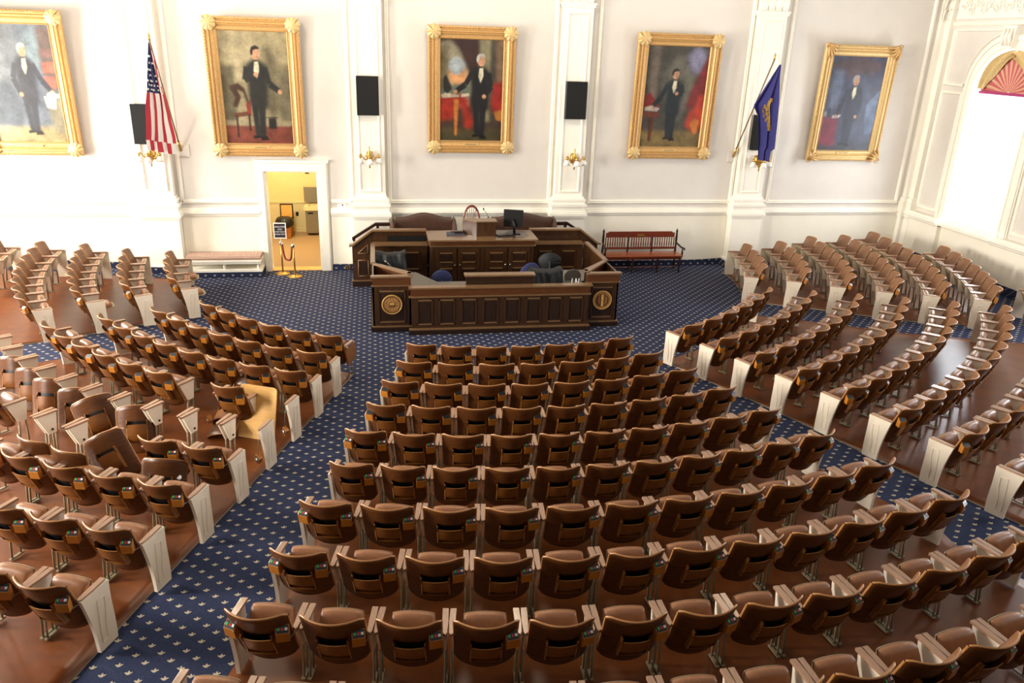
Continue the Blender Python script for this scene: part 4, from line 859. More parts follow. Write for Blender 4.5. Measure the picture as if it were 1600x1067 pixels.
b = B(M['chrome']); b.lathe([(0.03, 0), (0.03, 0.01), (0.008, 0.02)], n=10); b.tube([(0, 0, 0.02), (-0.03, 0, 0.2), (-0.1, 0, 0.28), (-0.14, 0, 0.33)], 0.006, 6); b.tube([(-0.14, 0, 0.32), (-0.18, -0.02, 0.36)], 0.014, 8); b.obj('microphone_stem', t)
t = thing('document_stand', 'white wire document stand on the right end of the clerk desk', 'stand', (3.60, FY+0.24, 0.77))
b = B(M['whitebtn'])
for dx in (0, 0.07, 0.13): b.tube([(dx-0.03, -0.04, 0.0), (dx, 0.02, 0.16)], 0.006, 6)
b.tube([(-0.03, -0.04, 0.005), (0.12, -0.04, 0.005)], 0.006, 6); b.tube([(0.07, 0.02, 0.16), (0.10, -0.03, 0.0)], 0.006, 6); b.obj('wire_frame', t)
t = thing('privacy_screen', 'grey arched desk screen on the right end of the clerk desk', 'screen', (3.72, -3.72, 0.77))
b = B(M['counter']); b.prism([(-0.17, 0), (0.15, 0), (0.15, 0.12), (0.10, 0.19), (0, 0.22), (-0.11, 0.19), (-0.17, 0.12)], 'y', -0.01, 0.01); b.obj('panel_board', t)

# ---------------- benches ----------------
t = thing('spindle_bench', 'long mahogany spindle-back bench against the wall right of the rostrum', 'bench', (0, 0, 0))
bx0, bx1, yb, yfr = 5.30, 7.13, -0.30, -0.72
b = B(M['mahogany']); b.box(bx0+0.06, bx1-0.06, yb-0.03, yb, 0.79, 0.90); b.prism([(bx0+0.10, 0.90), (bx1-0.10, 0.90), (bx1-0.14, 0.93), (bx0+0.14, 0.93)], 'y', yb-0.03, yb); b.obj('top_rail', t)
b = B(M['mahogany']); b.box(bx0, bx1, yb-0.03, yb, 0.50, 0.55); b.obj('lower_rail', t)
for x in (bx0, bx1): B(M['darkturned']).lathe([(0.022, 0), (0.028, 0.1), (0.02, 0.3), (0.03, 0.42), (0.022, 0.6), (0.03, 0.75), (0.02, 0.9), (0.028, 0.94), (0.004, 1.0)], (x, yb-0.01, 0), 10).obj('back_post', t)
for x in (bx0+0.62, bx0+1.22): B(M['darkturned']).box(x-0.015, x+0.015, yb-0.035, yb+0.005, 0.42, 0.80).obj('back_divider', t)
for i in range(30):
    x = bx0+0.06+i*(bx1-bx0-0.12)/29
    if min(abs(x-bx0-0.62), abs(x-bx0-1.22)) > 0.03: B(M['mahogany']).lathe([(0.008, 0.54), (0.016, 0.62), (0.012, 0.70), (0.015, 0.76), (0.008, 0.80)], (x, yb-0.015, 0), 6).obj('spindle', t)
b = B(M['mahogany_seat']); b.box(bx0-0.02, bx1+0.06, yfr, yb+0.02, 0.40, 0.435); bevel(b.obj('seat', t), 0.012)
B(M['mahogany']).box(bx0, bx1+0.04, yfr+0.04, yfr+0.07, 0.33, 0.40).obj('apron', t)
B(M['brass']).box(6.13, 6.30, yb-0.036, yb-0.03, 0.82, 0.87).obj('brass_plaque', t)
for x, s_ in ((bx0, -1), (bx1, 1)):
    B(M['darkturned']).tube([(x, yb, 0.66), (x+0.02*s_, yb-0.14, 0.63), (x+0.04*s_, yb-0.28, 0.60), (x+0.05*s_, yfr-0.03, 0.61), (x+0.05*s_, yfr-0.05, 0.58)], 0.022).obj('armrest', t)
    B(M['darkturned']).lathe([(0.016, 0.43), (0.026, 0.48), (0.018, 0.53), (0.02, 0.6)], (x+0.04*s_, yfr+0.05, 0), 8).obj('arm_post', t)
for x in (bx0+0.02, bx0+0.66, bx0+1.28, bx1-0.0):
    for yy in (yfr+0.06, yb-0.02): B(M['darkturned']).lathe([(0.018, 0), (0.026, 0.03), (0.016, 0.08), (0.03, 0.18), (0.02, 0.26), (0.03, 0.33), (0.02, 0.40)], (x, yy, 0), 8).obj('leg', t)
b = B(M['mahogany']); b.tube([(bx0+0.02, yfr+0.06, 0.15), (bx0+0.3, yfr+0.06, 0.15), (bx0+0.33, yfr+0.06, 0.15), (bx0+0.36, yfr+0.06, 0.15), (bx0+0.66, yfr+0.06, 0.15)], [0.01, 0.011, 0.024, 0.011, 0.01], 8); b.tube([(bx0+0.66, yfr+0.06, 0.15), (bx0+0.95, yfr+0.06, 0.15), (bx0+0.98, yfr+0.06, 0.15), (bx0+1.01, yfr+0.06, 0.15), (bx1, yfr+0.06, 0.15)], [0.01, 0.011, 0.024, 0.011, 0.01], 8); b.obj('front_stretcher', t)
t = thing('wall_bench', 'white-framed wall bench with long tan cushion left of the doorway', 'bench', (0, 0, 0))
b = B(M['tan'])
wx0, wx1 = -4.12, -2.56
b.grid(lambda u, v: (wx0+(wx1-wx0)*u, -0.27+0.25*cos(2*pi*v)*(1 if abs(cos(2*pi*v)) < .9 else 1), 0.43+0.055*sin(2*pi*v)+0.004*sin(u*150)), 90, 16); b.box(wx0+0.002, wx1-0.002, -0.5, -0.04, 0.385, 0.47); b.obj('bench_cushion', t)
b = B(M['trim']); b.box(wx0-0.01, wx1+0.01, -0.52, -0.03, 0.35, 0.385); b.box(wx0, wx1, -0.5, -0.46, 0.30, 0.35); b.obj('bench_shelf', t)
b = B(M['trim']); b.box(wx0-0.02, wx1+0.02, -0.52, -0.03, 0.12, 0.17); b.box(wx0-0.02, wx1+0.02, -0.10, -0.05, 0.10, 0.35); b.obj('bench_base', t)
B(M['carpet']).box(wx0-0.03, wx1+0.03, -0.53, -0.03, 0.0, 0.12).obj('carpeted_plinth', t)
for i in range(3): B(M['trim']).lathe([(0.03, 0.15), (0.035, 0.17), (0.02, 0.19), (0.032, 0.22), (0.02, 0.28), (0.03, 0.30)], (wx0+0.06+i*(wx1-wx0-0.12)/2, -0.46, 0), 10).obj('leg', t)
# ---------------- rope barrier and sign ----------------
for (x, y, lb) in ((-2.13, -0.28, 'brass stanchion carrying the small black sign in the doorway'), (-1.84, -0.52, 'brass stanchion without a sign, nearest the rostrum')):
    t = thing('brass_stanchion', lb, 'stanchion', (x, y, 0))
    B(M['brass']).lathe([(0.16, 0.0), (0.16, 0.012), (0.10, 0.028), (0.03, 0.04), (0.02, 0.05)], n=24).obj('stanchion_base', t)
    B(M['brass']).tube([(0, 0, 0.04), (0, 0, 0.70)], 0.019, 12).obj('stanchion_post', t)
    B(M['chrome']).lathe([(0.02, 0.66), (0.032, 0.69), (0.034, 0.73), (0.015, 0.76), (0.0, 0.765)], n=14).obj('stanchion_cap', t)
t = thing('barrier_rope', 'dark red velvet rope hanging between the two brass stanchions', 'rope', (0, 0, 0))
b = B(M['rope']); P0, P1 = Vector((-2.10, -0.31, 0.71)), Vector((-1.87, -0.49, 0.71))
b.tube([P0.lerp(P1, u)+Vector((0, 0, -0.36*(1-(2*u-1)**4)**0.9)) for u in [i/14 for i in range(15)]], 0.020, 8); b.obj('rope_body', t)
for P_ in (P0, P1): B(M['chrome']).tube([P_+Vector((0, 0, -0.05)), P_+Vector((0, 0, 0.01))], 0.022, 8).obj('rope_hook', t)
t = thing('notice_sign', 'small black notice with white lettering above the left brass stanchion', 'sign', (-2.13, -0.28, 0.765))
b = B(M['trim']); b.box(-0.005, 0.005, 0.0, 0.01, 0.0, 0.06); b.frame(-0.135, 0.135, 0.05, 0.40, [(0, -0.01), (0, 0.012), (0.018, 0.012), (0.018, 0.0)], 0.0); b.obj('sign_frame', t)
B(mat('sign_black', '#2c1d22', 0.5)).box(-0.12, 0.12, -0.004, 0.006, 0.065, 0.385).obj('sign_panel', t)
def lettering(lines, m, parent, name):
    b = B(m); dg = None
    for body, z, size, sx in lines:
        c = bpy.data.curves.new(name, 'FONT'); c.body = body; c.size = size; c.align_x = 'CENTER'; c.align_y = 'CENTER'; c.extrude = 0.001
        o = bpy.data.objects.new(name, c); C.objects.link(o); bpy.context.view_layer.update()
        me = bpy.data.meshes.new_from_object(o.evaluated_get(bpy.context.evaluated_depsgraph_get()))
        me.transform(Matrix.Translation((0, -0.006, z)) @ Matrix.Rotation(pi/2, 4, 'X') @ Matrix.Diagonal((sx, 1, 1, 1)))
        b.bm.from_mesh(me); bpy.data.objects.remove(o); bpy.data.curves.remove(c)
    for f in b.bm.faces: f.material_index = 0
    return b.obj(name, parent)
lettering([('LEGISLATORS', 0.31, 0.044, 0.85), ('AND', 0.254, 0.044, 1), ('STAFF ONLY', 0.198, 0.044, 0.95), ('BEYOND THIS PT', 0.142, 0.04, 0.8)], M['whitebtn'], t, 'sign_lettering')
# ---------------- auditorium seats ----------------
# local frame: x across, +y towards the stage, origin on the floor; arm fronts at y = 0.40
PW = 0.56
def corner_y(z): return 0.035+0.19*(0.77-z)/0.50
def back_y(x, z): return corner_y(z)-0.105*(1-(x/0.238)**2)*(0.75+0.25*min(1, (z-0.2)/0.57))
def back_mesh():
    b = B(M['veneer'], M['front'], M['rim']); nu, nv = 16, 12; T = 0.020
    def P(u, v, off):
        s_ = 2*u-1; x = 0.238*s_*(1-0.03*(1-v))
        zb = 0.265-0.055*(1-s_*s_)+0.035*max(0, (abs(s_)-0.8)/0.2)**2; zt = 0.772-0.022*max(0, (abs(s_)-0.86)/0.14)**2
        z = zb+(zt-zb)*v; return (x, back_y(x, z)+off, z)
    ga = b.grid(lambda u, v: P(u, v, 0.0), nu, nv, M['veneer']); gb = b.grid(lambda u, v: P(u, v, T), nu, nv, M['front'])
    ra = [ga[i][nv] for i in range(nu+1)]; rb = [gb[i][nv] for i in range(nu+1)]
    def rib(a, c, up=(0, 0, 0)):
        mid = [b.bm.verts.new((p.co+q.co)/2+Vector(up)) for p, q in zip(a, c)]
        for i in range(len(a)-1):
            for (m0, m1, n0, n1) in ((a[i], a[i+1], mid[i], mid[i+1]), (mid[i], mid[i+1], c[i], c[i+1])):
                f = b.bm.faces.new((m0, m1, n1, n0)); f.material_index = 2; f.smooth = True
    rib(ra, rb, (0, 0, 0.010))
    for j_ in (0, nu): rib([ga[j_][v] for v in range(nv+1)], [gb[j_][v] for v in range(nv+1)], (0.006 if j_ else -0.006, 0, 0))
    rib([ga[i][0] for i in range(nu+1)], [gb[i][0] for i in range(nu+1)])
    return b.mesh('backrest')
def pocket_mesh(full=True):
    b = B(M['pocket'], M['rim']); x0, x1 = -0.112, 0.122
    def S(x, z, o): return (x, back_y(x, z)-o, z)
    n = 8
    for o in (0.045, 0.035): b.grid(lambda u, v: S(x0+(x1-x0)*u, 0.350+0.195*v, o if v > 0.02 else 0.005), n, 4, M['pocket'])
    b.grid(lambda u, v: S(x0+(x1-x0)*u, 0.545, 0.045-0.010*v), n, 1, M['rim'])
    b.grid(lambda u, v: S(x0+(x1-x0)*u, 0.355, 0.045*v), n, 1, M['pocket'])
    for x in (x0, x1):
        s_ = 0.008 if x == x0 else -0.008
        for xx in (x, x+s_):
            b.grid(lambda u, v: S(xx, 0.350+0.250*u, (0.048-(0.0 if u < 0.8 else 0.02*(u-0.8)/0.2))*v), 5, 1, M['pocket'])
        b.grid(lambda u, v: S(x+s_*v, 0.350+0.250*u, 0.048 if u < 0.8 else 0.038), 5, 1, M['rim'])
    b.grid(lambda u, v: S(x0+(x1-x0)*u, 0.365+0.225*v, 0.0015), n, 3, M['black'])      # black sheet paints the shade inside the pocket
    return b.mesh('document_pocket')
def cushion_mesh(m, tw=0.205, grow=0.0, t0=0.0, t1=0.058, ln=0.335):
    b = B(m)
    def top(u, v):
        s_ = 2*u-1; q = 2*v-1
        e = 1-abs(s_)**3.5*0.10*(1+q)          # taper towards the rounded front
        x = (tw+grow)*s_*e; y = ln*v*(1-0.06*s_*s_*max(0, q))
        d = (1-abs(s_)**5)*(1-abs(q)**6)
        return (x, y, t0+(t1-t0)*max(0.0, d)**0.45)
    g = b.grid(top, 16, 12, m); 
    n1, n2 = 16, 12
    rim = [g[i][0] for i in range(n1+1)]+[g[n1][j] for j in range(1, n2+1)]+[g[i][n2] for i in range(n1-1, -1, -1)]+[g[0][j] for j in range(n2-1, 0, -1)]
    low = [b.bm.verts.new((v.co.x*0.93, 0.02+v.co.y*0.93, t0-0.018)) for v in rim]
    for i in range(len(rim)):
        f = b.bm.faces.new((rim[i], rim[(i+1) % len(rim)], low[(i+1) % len(rim)], low[i])); f.smooth = True
    b.bm.faces.new(low)
    return b
def fold(b, down=False):
    if down: return b.xf(Matrix.Translation((0, 0.20, 0.40)) @ Matrix.Rotation(rad(4), 4, 'X'))
    # folded up: the seat surface turns to face the backrest
    return b.xf(Matrix.Translation((0, 0.20, 0.285)) @ Matrix.Rotation(rad(62), 4, 'X'))
def arm_mesh(s_):
    b = B(M['arm']); xi, xo = 0.228, 0.276
    out = [(xo-0.012, 0.395), (xo-0.004, 0.25), (xo-0.006, 0.13), (xo-0.018, 0.105), (xi+0.006, 0.13), (xi-0.004, 0.25), (xi-0.010, 0.395)]
    b.prism([(s_*x, y) for x, y in out], 'z', 0.555, 0.578); return b.mesh('armrest')
def side_mesh(s_):
    b = B(M['cream']); a, c = sorted((s_*0.240, s_*0.258)); b.prism([(0.14, 0.555), (0.385, 0.555), (0.345, 0.30), (0.245, 0.30)], 'x', a, c); return b.mesh('side_panel')
def leg_mesh(s_):
    b = B(M['leg']); x = s_*0.250
    b.tube([(x, 0.335, 0.31), (x, 0.325, 0.012)], 0.010, 6); b.tube([(x, 0.255, 0.31), (x, 0.225, 0.012)], 0.010, 6); b.box(x-0.014, x+0.014, 0.20, 0.35, 0.0, 0.014); return b.mesh('leg')
def endpanel_mesh(s_):
    b = B(M['cream']); n = 10
    fr_pts = [(0.405-0.0*i, 0.575-0.575*i/n) for i in range(n+1)]
    fr_pts = [(0.405-0.012*sin(pi*i/n)-0.005*i/n+0.012*sin(pi*i/n)*2*(i/n), 0.562-0.562*i/n) for i in range(n+1)]
    rear = [(0.20-0.09*(1-cos(pi/2*i/n))-0.0*i, 0.562*i/n) for i in range(n+1)]
    poly = fr_pts+rear
    xa, xb = sorted((s_*0.250, s_*0.284)); b.prism(poly, 'x', xa, xb)
    # recessed vertical panel shown as a raised frame
    xo = s_*0.284; xo2 = s_*0.290
    def rr(f): return (0.405, 0.562)
    def loop(k_):
        pts = []
        for (fy, z) in ((0.30, 0.07), (0.30, 0.20), (0.33, 0.35), (0.335, 0.47), (0.25, 0.475), (0.245, 0.35), (0.235, 0.20), (0.235, 0.07)):
            cy, cz = 0.28, 0.27; pts.append((cy+(fy-cy)*k_, cz+(z-cz)*(1-(1-k_)*0.35)))
        return pts
    L0 = loop(0.92); xo_ = s_*0.2845
    ring_ = [(xo_, p[0], p[1]) for p in L0]; b.tube(ring_+ring_[:2], 0.005, 5, M['cream'], cap=False)
    return b.mesh('end_panel')
BS = 1.22
def boxpos(s_=1):
    x = s_*0.184; z = 0.595; return (x, back_y(x, z)-0.002, z)
def box_mesh(s_=1):
    b = B(M['box']); x, y, z = boxpos(s_); a = 0.16*s_
    b.prism([(-0.040, -0.0), (0.040, -0.0), (0.040, -0.045), (-0.040, -0.045)], 'z', -0.050, 0.018); 
    b.prism([(-0.045, 0.018), (0, 0.018), (0, 0.050)], 'x', -0.040, 0.040)
    b.xf(Matrix.Translation((x, y, z)) @ Matrix.Rotation(0.30*s_, 4, 'Z') @ Matrix.Rotation(rad(8), 4, 'X') @ Matrix.Scale(BS, 4)); return b.mesh('voting_box')
def boxtop(fn, mname, m, s_):
    b = B(m); fn(b); x, y, z = boxpos(s_)
    b.xf(Matrix.Translation((x, y, z)) @ Matrix.Rotation(0.30*s_, 4, 'Z') @ Matrix.Rotation(rad(8), 4, 'X') @ Matrix.Scale(BS, 4) @ Matrix.Translation((0, -0.0225, 0.034)) @ Matrix.Rotation(rad(35.4), 4, 'X')); return b.mesh(mname)
def panel_mesh(s_): return boxtop(lambda b: b.box(-0.035, 0.035, -0.023, 0.023, 0.0005, 0.003), 'button_panel', M['black'], s_)
def btn_mesh(s_, i): return boxtop(lambda b: b.box(-0.030+0.022*i, -0.014+0.022*i, -0.008, 0.008, 0.003, 0.007), 'button', (M['green'], M['red'], M['whitebtn'])[i], s_)
def cable_mesh(s_):
    b = B(M['metal']); x, y, z = boxpos(s_)
    b.tube([(x+0.035*s_, y-0.02, z-0.03), (x+0.05*s_, y-0.02, z-0.06), (s_*0.25, y+0.03, z-0.05), (s_*0.262, 0.16, 0.53)], 0.003, 5); return b.mesh('cable')
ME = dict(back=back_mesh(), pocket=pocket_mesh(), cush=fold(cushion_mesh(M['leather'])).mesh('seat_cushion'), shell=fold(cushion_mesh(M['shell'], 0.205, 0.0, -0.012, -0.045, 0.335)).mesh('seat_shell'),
          cushd=fold(cushion_mesh(M['leather']), True).mesh('seat_cushion'), shelld=fold(cushion_mesh(M['shell'], 0.212, 0.004, -0.012, -0.045, 0.37), True).mesh('seat_shell'))
for s_ in (-1, 1):
    ME['arm', s_] = arm_mesh(s_); ME['side', s_] = side_mesh(s_); ME['leg', s_] = leg_mesh(s_); ME['end', s_] = endpanel_mesh(s_)
    ME['box', s_] = box_mesh(s_); ME['panel', s_] = panel_mesh(s_); ME['cable', s_] = cable_mesh(s_)
    for i in range(3): ME['btn', s_, i] = btn_mesh(s_, i)
def add_box(t, s_, detail):
    v = link('voting_box', ME['box', s_], t); link('button_panel', ME['panel', s_], v)
    if detail > 1:
        for i in range(3): link('button', ME['btn', s_, i], v)
        link('cable', ME['cable', s_], v)
def seat(x, y, rz, label, ends=(0, 0), boxes=(1,), detail=1, down=False, group=None, z=None, sc=1.0, wood_end=False):
    t = thing('auditorium_seat', label, 'seat', (x, y, (fz(x, y)+0.018) if z is None else z), rz, group); t.scale = (sc, 1, 1)
    link('backrest', ME['back'], t); link('document_pocket', ME['pocket'], t)
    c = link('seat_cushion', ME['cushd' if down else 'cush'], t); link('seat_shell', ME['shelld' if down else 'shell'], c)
    for s_ in (-1, 1):
        link('armrest', ME['arm', s_], t)
        if wood_end and s_ > 0: link('end_panel', ME['woodend'], t, label='brown wooden end panel'); link('leg', ME['leg', s_], t)
        elif ends[0 if s_ < 0 else 1]: link('end_panel', ME['end', s_], t)
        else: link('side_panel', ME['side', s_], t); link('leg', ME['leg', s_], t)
    for s_ in boxes: add_box(t, s_, detail)
    return t
b = B(M['pocket'], M['rim']); b.prism([(0.08, 0.50), (0.40, 0.55), (0.40, 0.28), (0.16, 0.24)], 'x', 0.262, 0.29); ME['woodend'] = b.mesh('end_panel')
ORD = 'zeroth first second third fourth fifth sixth seventh eighth ninth tenth eleventh twelfth thirteenth fourteenth fifteenth'.split()
ROWR = [5.895, 6.681, 7.462, 8.241, 9.027, 9.823, 10.622, 11.417, 12.217, 13.02]
PR = [0.533, 0.5885, 0.5734, 0.5564, 0.5482, 0.5344, 0.5783, 0.5679, 0.5600, 0.5560]
A0 = [-14.912, -14.419, -14.590, -14.594, -14.828, -14.420, -14.508, -14.375, -14.512, -14.86]
NC = [7, 7, 8, 9, 10, 11, 11, 12, 13, 14]
SC = [1.0]
def frame_at(th0, R0, th1, R1, prefer=None):
    """seat origin and heading from its two arm-front boundary points (local x from point 0 to point 1)"""
    p = Vector((*pol(R0, th0), 0)); q = Vector((*pol(R1, th1), 0)); m = (p+q)/2; d = (q-p).normalized(); f = Vector((-d.y, d.x, 0))
    o = m-f*0.40; w_ = (q-p).length; R_ = (R0+R1)/2; SC[0] = min(1.04, w_*(R_+0.4)/R_/0.56); return o.x, o.y, math.atan2(d.y, d.x)
VIEW = []
def visible(x, y):
    v = Vector((x, y, fz(x, y)+0.5))-Vector((0, -17.8793, 5.0169)); d = v.dot(fw)
    if d < 0.5: return False
    u = 800+CAM_F*v.dot(rt2)/d; w_ = 533.5-CAM_F*v.dot(up2)/d
    return -45 < u < 1645 and w_ < 1160
# middle block
for r in range(10):
    R = ROWR[r]; da = math.degrees(PR[r]/R); n = NC[r]
    for i in range(n):
        th = A0[r]+i*da; x, y, rz = frame_at(th-da/2, R-0.40, th+da/2, R-0.40)
        if not visible(x, y): continue
        lf = (r+1 in (2, 3, 4, 5, 7, 8, 9)) and i == 0
        rown = 'front row' if r == 0 else ('nearest row' if r == 9 else ORD[r+1]+' row')
        seat(x, y, rz, 'plywood-backed folding seat, %s from the left end, %s of middle block' % (ORD[i+1], rown), (1 if i == 0 else 0, 1 if i == n-1 else 0), (1, -1) if lf else (1,), 2 if r >= 4 else 1, group='seats in the middle block', sc=SC[0])
def side_block(block, tag, rows, orient):
    """rows: list of (row number, n, near theta, far theta, table theta->arm-front R, skip set, down set)"""
    for (r, n, tn, tf, tab, skip, down, det) in rows:
        for i in range(n):
            if i+1 in skip: continue
            a = tn+(tf-tn)*i/n; c = tn+(tf-tn)*(i+1)/n
            lo, hi = (a, c) if a < c else (c, a)
            x, y, rz = frame_at(lo, interp(tab, lo), hi, interp(tab, hi))
            if not visible(x, y): continue
            near = 1 if i == 0 else 0; far = 1 if i == n-1 else 0
            e = (near, far) if orient > 0 else (far, near)
            bx = (1,)
            if near and orient > 0: bx = (1, -1)
            rown = 'front row' if r == 1 else ORD[r]+' row'
            seat(x, y, rz, 'plywood-backed folding seat, %s from the aisle end, %s of %s' % (ORD[i+1], rown, tag), e, bx, det, i+1 in down, group='seats in the '+block, sc=SC[0], wood_end=(block == 'left block' and r == 1 and i == 0))
def tabA(base): return [(-57.5, base+0.22), (-50, base+0.18), (-41, base+0.13), (-31, base+0.07), (-24, base), (0, base)]
def tabC(base): return [(0, base), (25, base+0.06), (31, base+0.10), (36, base+0.12), (42, base+0.17), (49, base+0.25), (55, base+0.32), (60, base+0.38)]
AF = [R-0.40 for R in ROWR]
NE = [-27.15, -25.55, -24.55, -23.75, -23.1, -22.5, -22.05, -21.7, -21.4, -21.15]
rowsA = []
for r in range(1, 11):
    n = 5+r; tf = -57.5
    skip = {4: {1, 3}, 5: set(range(1, 11)), 6: {3, 4, 5, 6}}.get(r, set())
    rowsA.append((r, n, NE[r-1], tf, tabA(AF[r-1]), skip, set(), 2 if r > 5 else 1))
side_block('left block', 'left block', rowsA, -1)
NEC = [28.4, 27.6, 26.6, 26.1, 25.6, 24.8, 24.4, 24.0]
side_block('right block', 'right block', [(r, 5+r, NEC[r-1], 59.6, tabC(AF[r-1]), set(), set(), 1) for r in range(1, 9)], 1)
side_block('far right block', 'far right block', [
    (1, 4, 71.4, 92.5, [(71.4, 5.79), (81.7, 5.89), (92.4, 6.05)], set(), set(), 1), (2, 5, 69.2, 92.3, [(69.2, 6.61), (78.6, 6.72), (87.8, 6.85), (92.3, 6.9)], set(), set(), 1),
    (3, 7, 67.0, 94.0, [(67, 7.41), (79.2, 7.59), (86.5, 7.69), (94, 7.83)], set(), set(), 1), (4, 8, 65.5, 93.0, [(65.5, 8.24), (93, 8.64)], set(), set(), 1),
    (5, 9, 64.9, 93.4, [(65, 9.05), (93, 9.47)], set(), set(), 1), (6, 7, 64.2, 84.5, [(64.3, 9.89), (84.4, 10.25)], set(), set(), 1), (7, 2, 63.4, 69.0, [(63, 10.82), (69, 10.89)], set(), set(), 1)], 1)
side_block('far left block', 'far left block', [
    (1, 4, -70.0, -90.9, [(-90.7, 5.94), (-80.5, 5.85), (-70, 5.77)], set(), {1, 3}, 1), (2, 5, -68.0, -91.3, [(-91.2, 6.78), (-82, 6.66), (-68, 6.57)], set(), set(), 1),
    (3, 7, -66.7, -93.0, [(-93, 7.65), (-82, 7.49), (-66.7, 7.34)], set(), {1}, 1), (4, 8, -65.3, -92.9, [(-92.8, 8.48), (-79, 8.30), (-65.3, 8.14)], set(), set(), 1),
    (5, 9, -65.0, -93.0, [(-93, 9.35), (-65, 8.95)], set(), set(), 1)], -1)
# ---------------- bare seat standards where seats have been taken out ----------------
def bracket_mesh():
    b = B(M['chrome'], M['black'])
    b.tube([(0, 0.24, 0.34), (0, 0.30, 0.355), (0, 0.355, 0.33)], 0.012, 6); b.tube([(0.0, 0.255, 0.30), (0.0, 0.34, 0.375)], 0.009, 6); b.tube([(-0.015, 0.30, 0.35), (0.03, 0.30, 0.35)], 0.014, 8, M['black']); return b.mesh('hinge_bracket')
ME['br'] = bracket_mesh()
def standard(r, k_, th, tab, hang=False, left=True, right=True):
    R = interp(tab, th); x, y = pol(R+0.40, th); rz = rad(th)
    end = k_ == 0
    t = thing('seat_standard', ('cream aisle end standard without a seat, %s row of left block' % ORD[r]) if end else 'bare cream double standard, %s from the aisle, %s row of left block' % (ORD[k_], ORD[r]), 'seat standard', (x, y, fz(x, y)+0.018), rz, 'bare seat standards')
    for s_ in (-1, 1):
        if (s_ < 0 and not left) or (s_ > 0 and not right): continue
        off = -s_*(PW/2) if not end else -0.28
        if end and s_ < 0: continue
        for nm, key in (('armrest', 'arm'), ('side_panel', 'side'), ('leg', 'leg')) if not end else (('armrest', 'arm'), ('end_panel', 'end')):
            o = link(nm, ME[key, s_], t); o.location = (off, 0, 0)
    if not end:
        o = link('hinge_bracket', ME['br'], t); o.location = (0.02, 0, 0)
    if hang: 
        o = link('voting_box', ME['boxh'], t); o.location = (-0.05, 0.10, 0.20); o.rotation_euler = (0, 0.5, -0.5)
        p = link('button_panel', ME['boxhp'], o)
        b = B(M['metal']); b.tube([(-0.03, 0.13, 0.54), (-0.045, 0.11, 0.40), (-0.05, 0.10, 0.245)], 0.0035, 5); b.obj('cable', t)
b = B(M['box']); b.box(-0.04, 0.04, -0.025, 0.025, -0.045, 0.045); ME['boxh'] = b.mesh('voting_box')
b = B(M['black'], M['whitebtn']); b.box(-0.032, 0.032, -0.029, -0.025, -0.034, 0.034); b.box(-0.012, 0.014, -0.031, -0.029, -0.008, 0.020, M['whitebtn']); ME['boxhp'] = b.mesh('button_panel')
def bnd(r, i): n = 5+r; return NE[r-1]+(-57.5-NE[r-1])*i/n
standard(4, 0, bnd(4, 0), tabA(AF[3]), hang=True)
standard(4, 1, bnd(4, 1)+0.1, tabA(AF[3]), left=True, right=False) if False else None
standard(5, 0, bnd(5, 0), tabA(AF[4]), hang=True)
for i in range(1, 11): standard(5, i, bnd(5, i), tabA(AF[4]))
for i in (3, 4, 5): standard(6, i, bnd(6, i), tabA(AF[5]))
# half standards beside the remaining neighbours
def half(r, i, s_, lb, hang=False):
    th = bnd(r, i); R = interp(tabA(AF[r-1]), th); x, y = pol(R+0.40, th)
    t = thing('seat_standard', lb, 'seat standard', (x, y, fz(x, y)+0.018), rad(th))
    for nm, key in (('armrest', 'arm'), ('side_panel', 'side'), ('leg', 'leg')):
        o = link(nm, ME[key, s_], t); o.location = (-s_*(PW/2), 0, 0)
    if hang:
        o = link('voting_box', ME['boxh'], t); o.location = (-0.02, 0.05, 0.22); o.rotation_euler = (0.1, 0.7, -0.5); link('button_panel', ME['boxhp'], o)
half(4, 1, 1, 'single cream standard beside the pale plywood board, fourth row of left block')
half(4, 2, -1, 'single cream standard with dangling voting box, fourth row of left block', True)
half(4, 3, 1, 'single cream standard at the end of the six intact seats, fourth row of left block')
half(6, 2, -1, 'single cream standard beside the two aisle seats, sixth row of left block')
half(6, 6, 1, 'single cream standard where the intact seats resume, sixth row of left block')
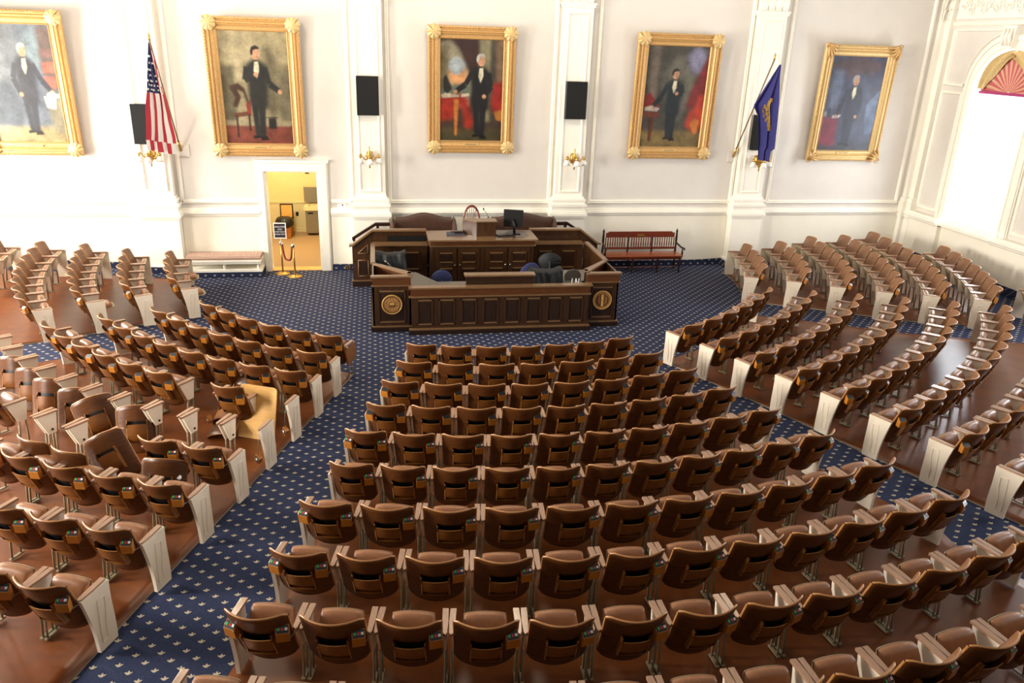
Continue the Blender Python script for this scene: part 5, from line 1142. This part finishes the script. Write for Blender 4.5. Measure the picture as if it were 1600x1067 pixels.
# ---------------- seat backs taken off and stood on the floor ----------------
def loose(x, y, rz, lean, roll, lb, disc=False, lift=0.0, flip=False):
    """a detached back standing on the floor with its foot at (x, y); lean > 0 tips the top towards the stage"""
    t = thing('loose_seat_back', lb, 'seat back', (x, y, fz(x, y)+0.018+lift), rad(rz), None)
    if flip: T = Matrix.Rotation(rad(-lean), 4, 'X') @ Matrix.Rotation(rad(roll), 4, 'Y') @ Matrix.Rotation(rad(-20.5), 4, 'X') @ Matrix.Rotation(pi, 4, 'Y') @ Matrix.Translation((0, 0.05, -0.783))
    else: T = Matrix.Rotation(rad(-lean), 4, 'X') @ Matrix.Rotation(rad(roll), 4, 'Y') @ Matrix.Rotation(rad(-20.5), 4, 'X') @ Matrix.Translation((0, -0.15, -0.212))
    for nm, key in (('backrest', 'back'), ('document_pocket', 'pocket')):
        o = link(nm, ME[key], t); o.matrix_local = T
    if disc:
        bb = B(M['whitebtn']); xx, zz = 0.175, 0.60; yy = back_y(xx, zz)-0.004
        bb.tube([(xx, yy, zz), (xx, yy-0.006, zz)], 0.028, 6); o = bb.obj('fixing_plate', t); o.matrix_local = T
    return t
loose(-5.06, -7.10, -9, 17, 0, 'loose plywood seat back leaning behind the fifth row, farthest from the aisle')
loose(-4.67, -7.55, -9, 17, 0, 'loose glossy plywood seat back behind the fifth row, second farthest from the aisle')
loose(-4.32, -7.93, -10, 17, 0, 'loose glossy plywood seat back behind the fifth row, third farthest from the aisle')
loose(-3.86, -8.28, 0, 18, 2, 'loose seat back with white fixing plate behind the fifth row, fourth farthest from aisle', True)
loose(-3.38, -8.62, 12, 18, -14, 'loose tilted seat back behind the fifth row between two backs with white plates', lift=0.05)
loose(-2.96, -8.86, 8, 17, 2, 'loose seat back with white fixing plate behind the fifth row, nearest the aisle', True)
loose(-3.66, -9.93, -34, -4, 0, 'loose dark-edged seat back standing behind the sixth row, left one of two', lift=0.16)
loose(-3.22, -10.22, -31, -4, 0, 'loose dark-edged seat back standing behind the sixth row, right one of two', lift=0.16)
loose(-2.86, -9.78, -6, 14, -27, 'loose seat back tipped sideways against the sixth-row standard', lift=0.10)
loose(-2.36, -10.32, -8, 14, 3, 'loose glossy seat back with white plate behind the second aisle seat, sixth row', True)
loose(-2.12, -8.55, -35, 18, -22, 'loose upturned seat back with rounded edge up by the plywood board', flip=True, lift=0.08)
loose(-2.02, -7.82, -30, -8, 0, 'loose upturned seat back standing just in front of the lone fourth-row seat', flip=True)
x, y = pol(8.12, -27.3)
t = thing('plywood_board', 'pale plywood board with rounded top corners leaning on the lone fourth-row seat', 'board', (x, y, fz(x, y)+0.018), rad(-24))
b = B(M['ply']); w2, hh, rr = 0.26, 0.70, 0.05
poly = [(-w2, 0), (w2, 0)]+[(w2-rr+rr*cos(a), hh-rr+rr*sin(a)) for a in (0, .4, .8, 1.2, pi/2)]+[(-w2+rr+rr*cos(a), hh-rr+rr*sin(a)) for a in (pi/2, 2, 2.4, 2.8, pi)]
b.prism(poly, 'y', -0.008, 0.008); b.xf(Matrix.Rotation(rad(-14), 4, 'X')); b.obj('board_sheet', t)
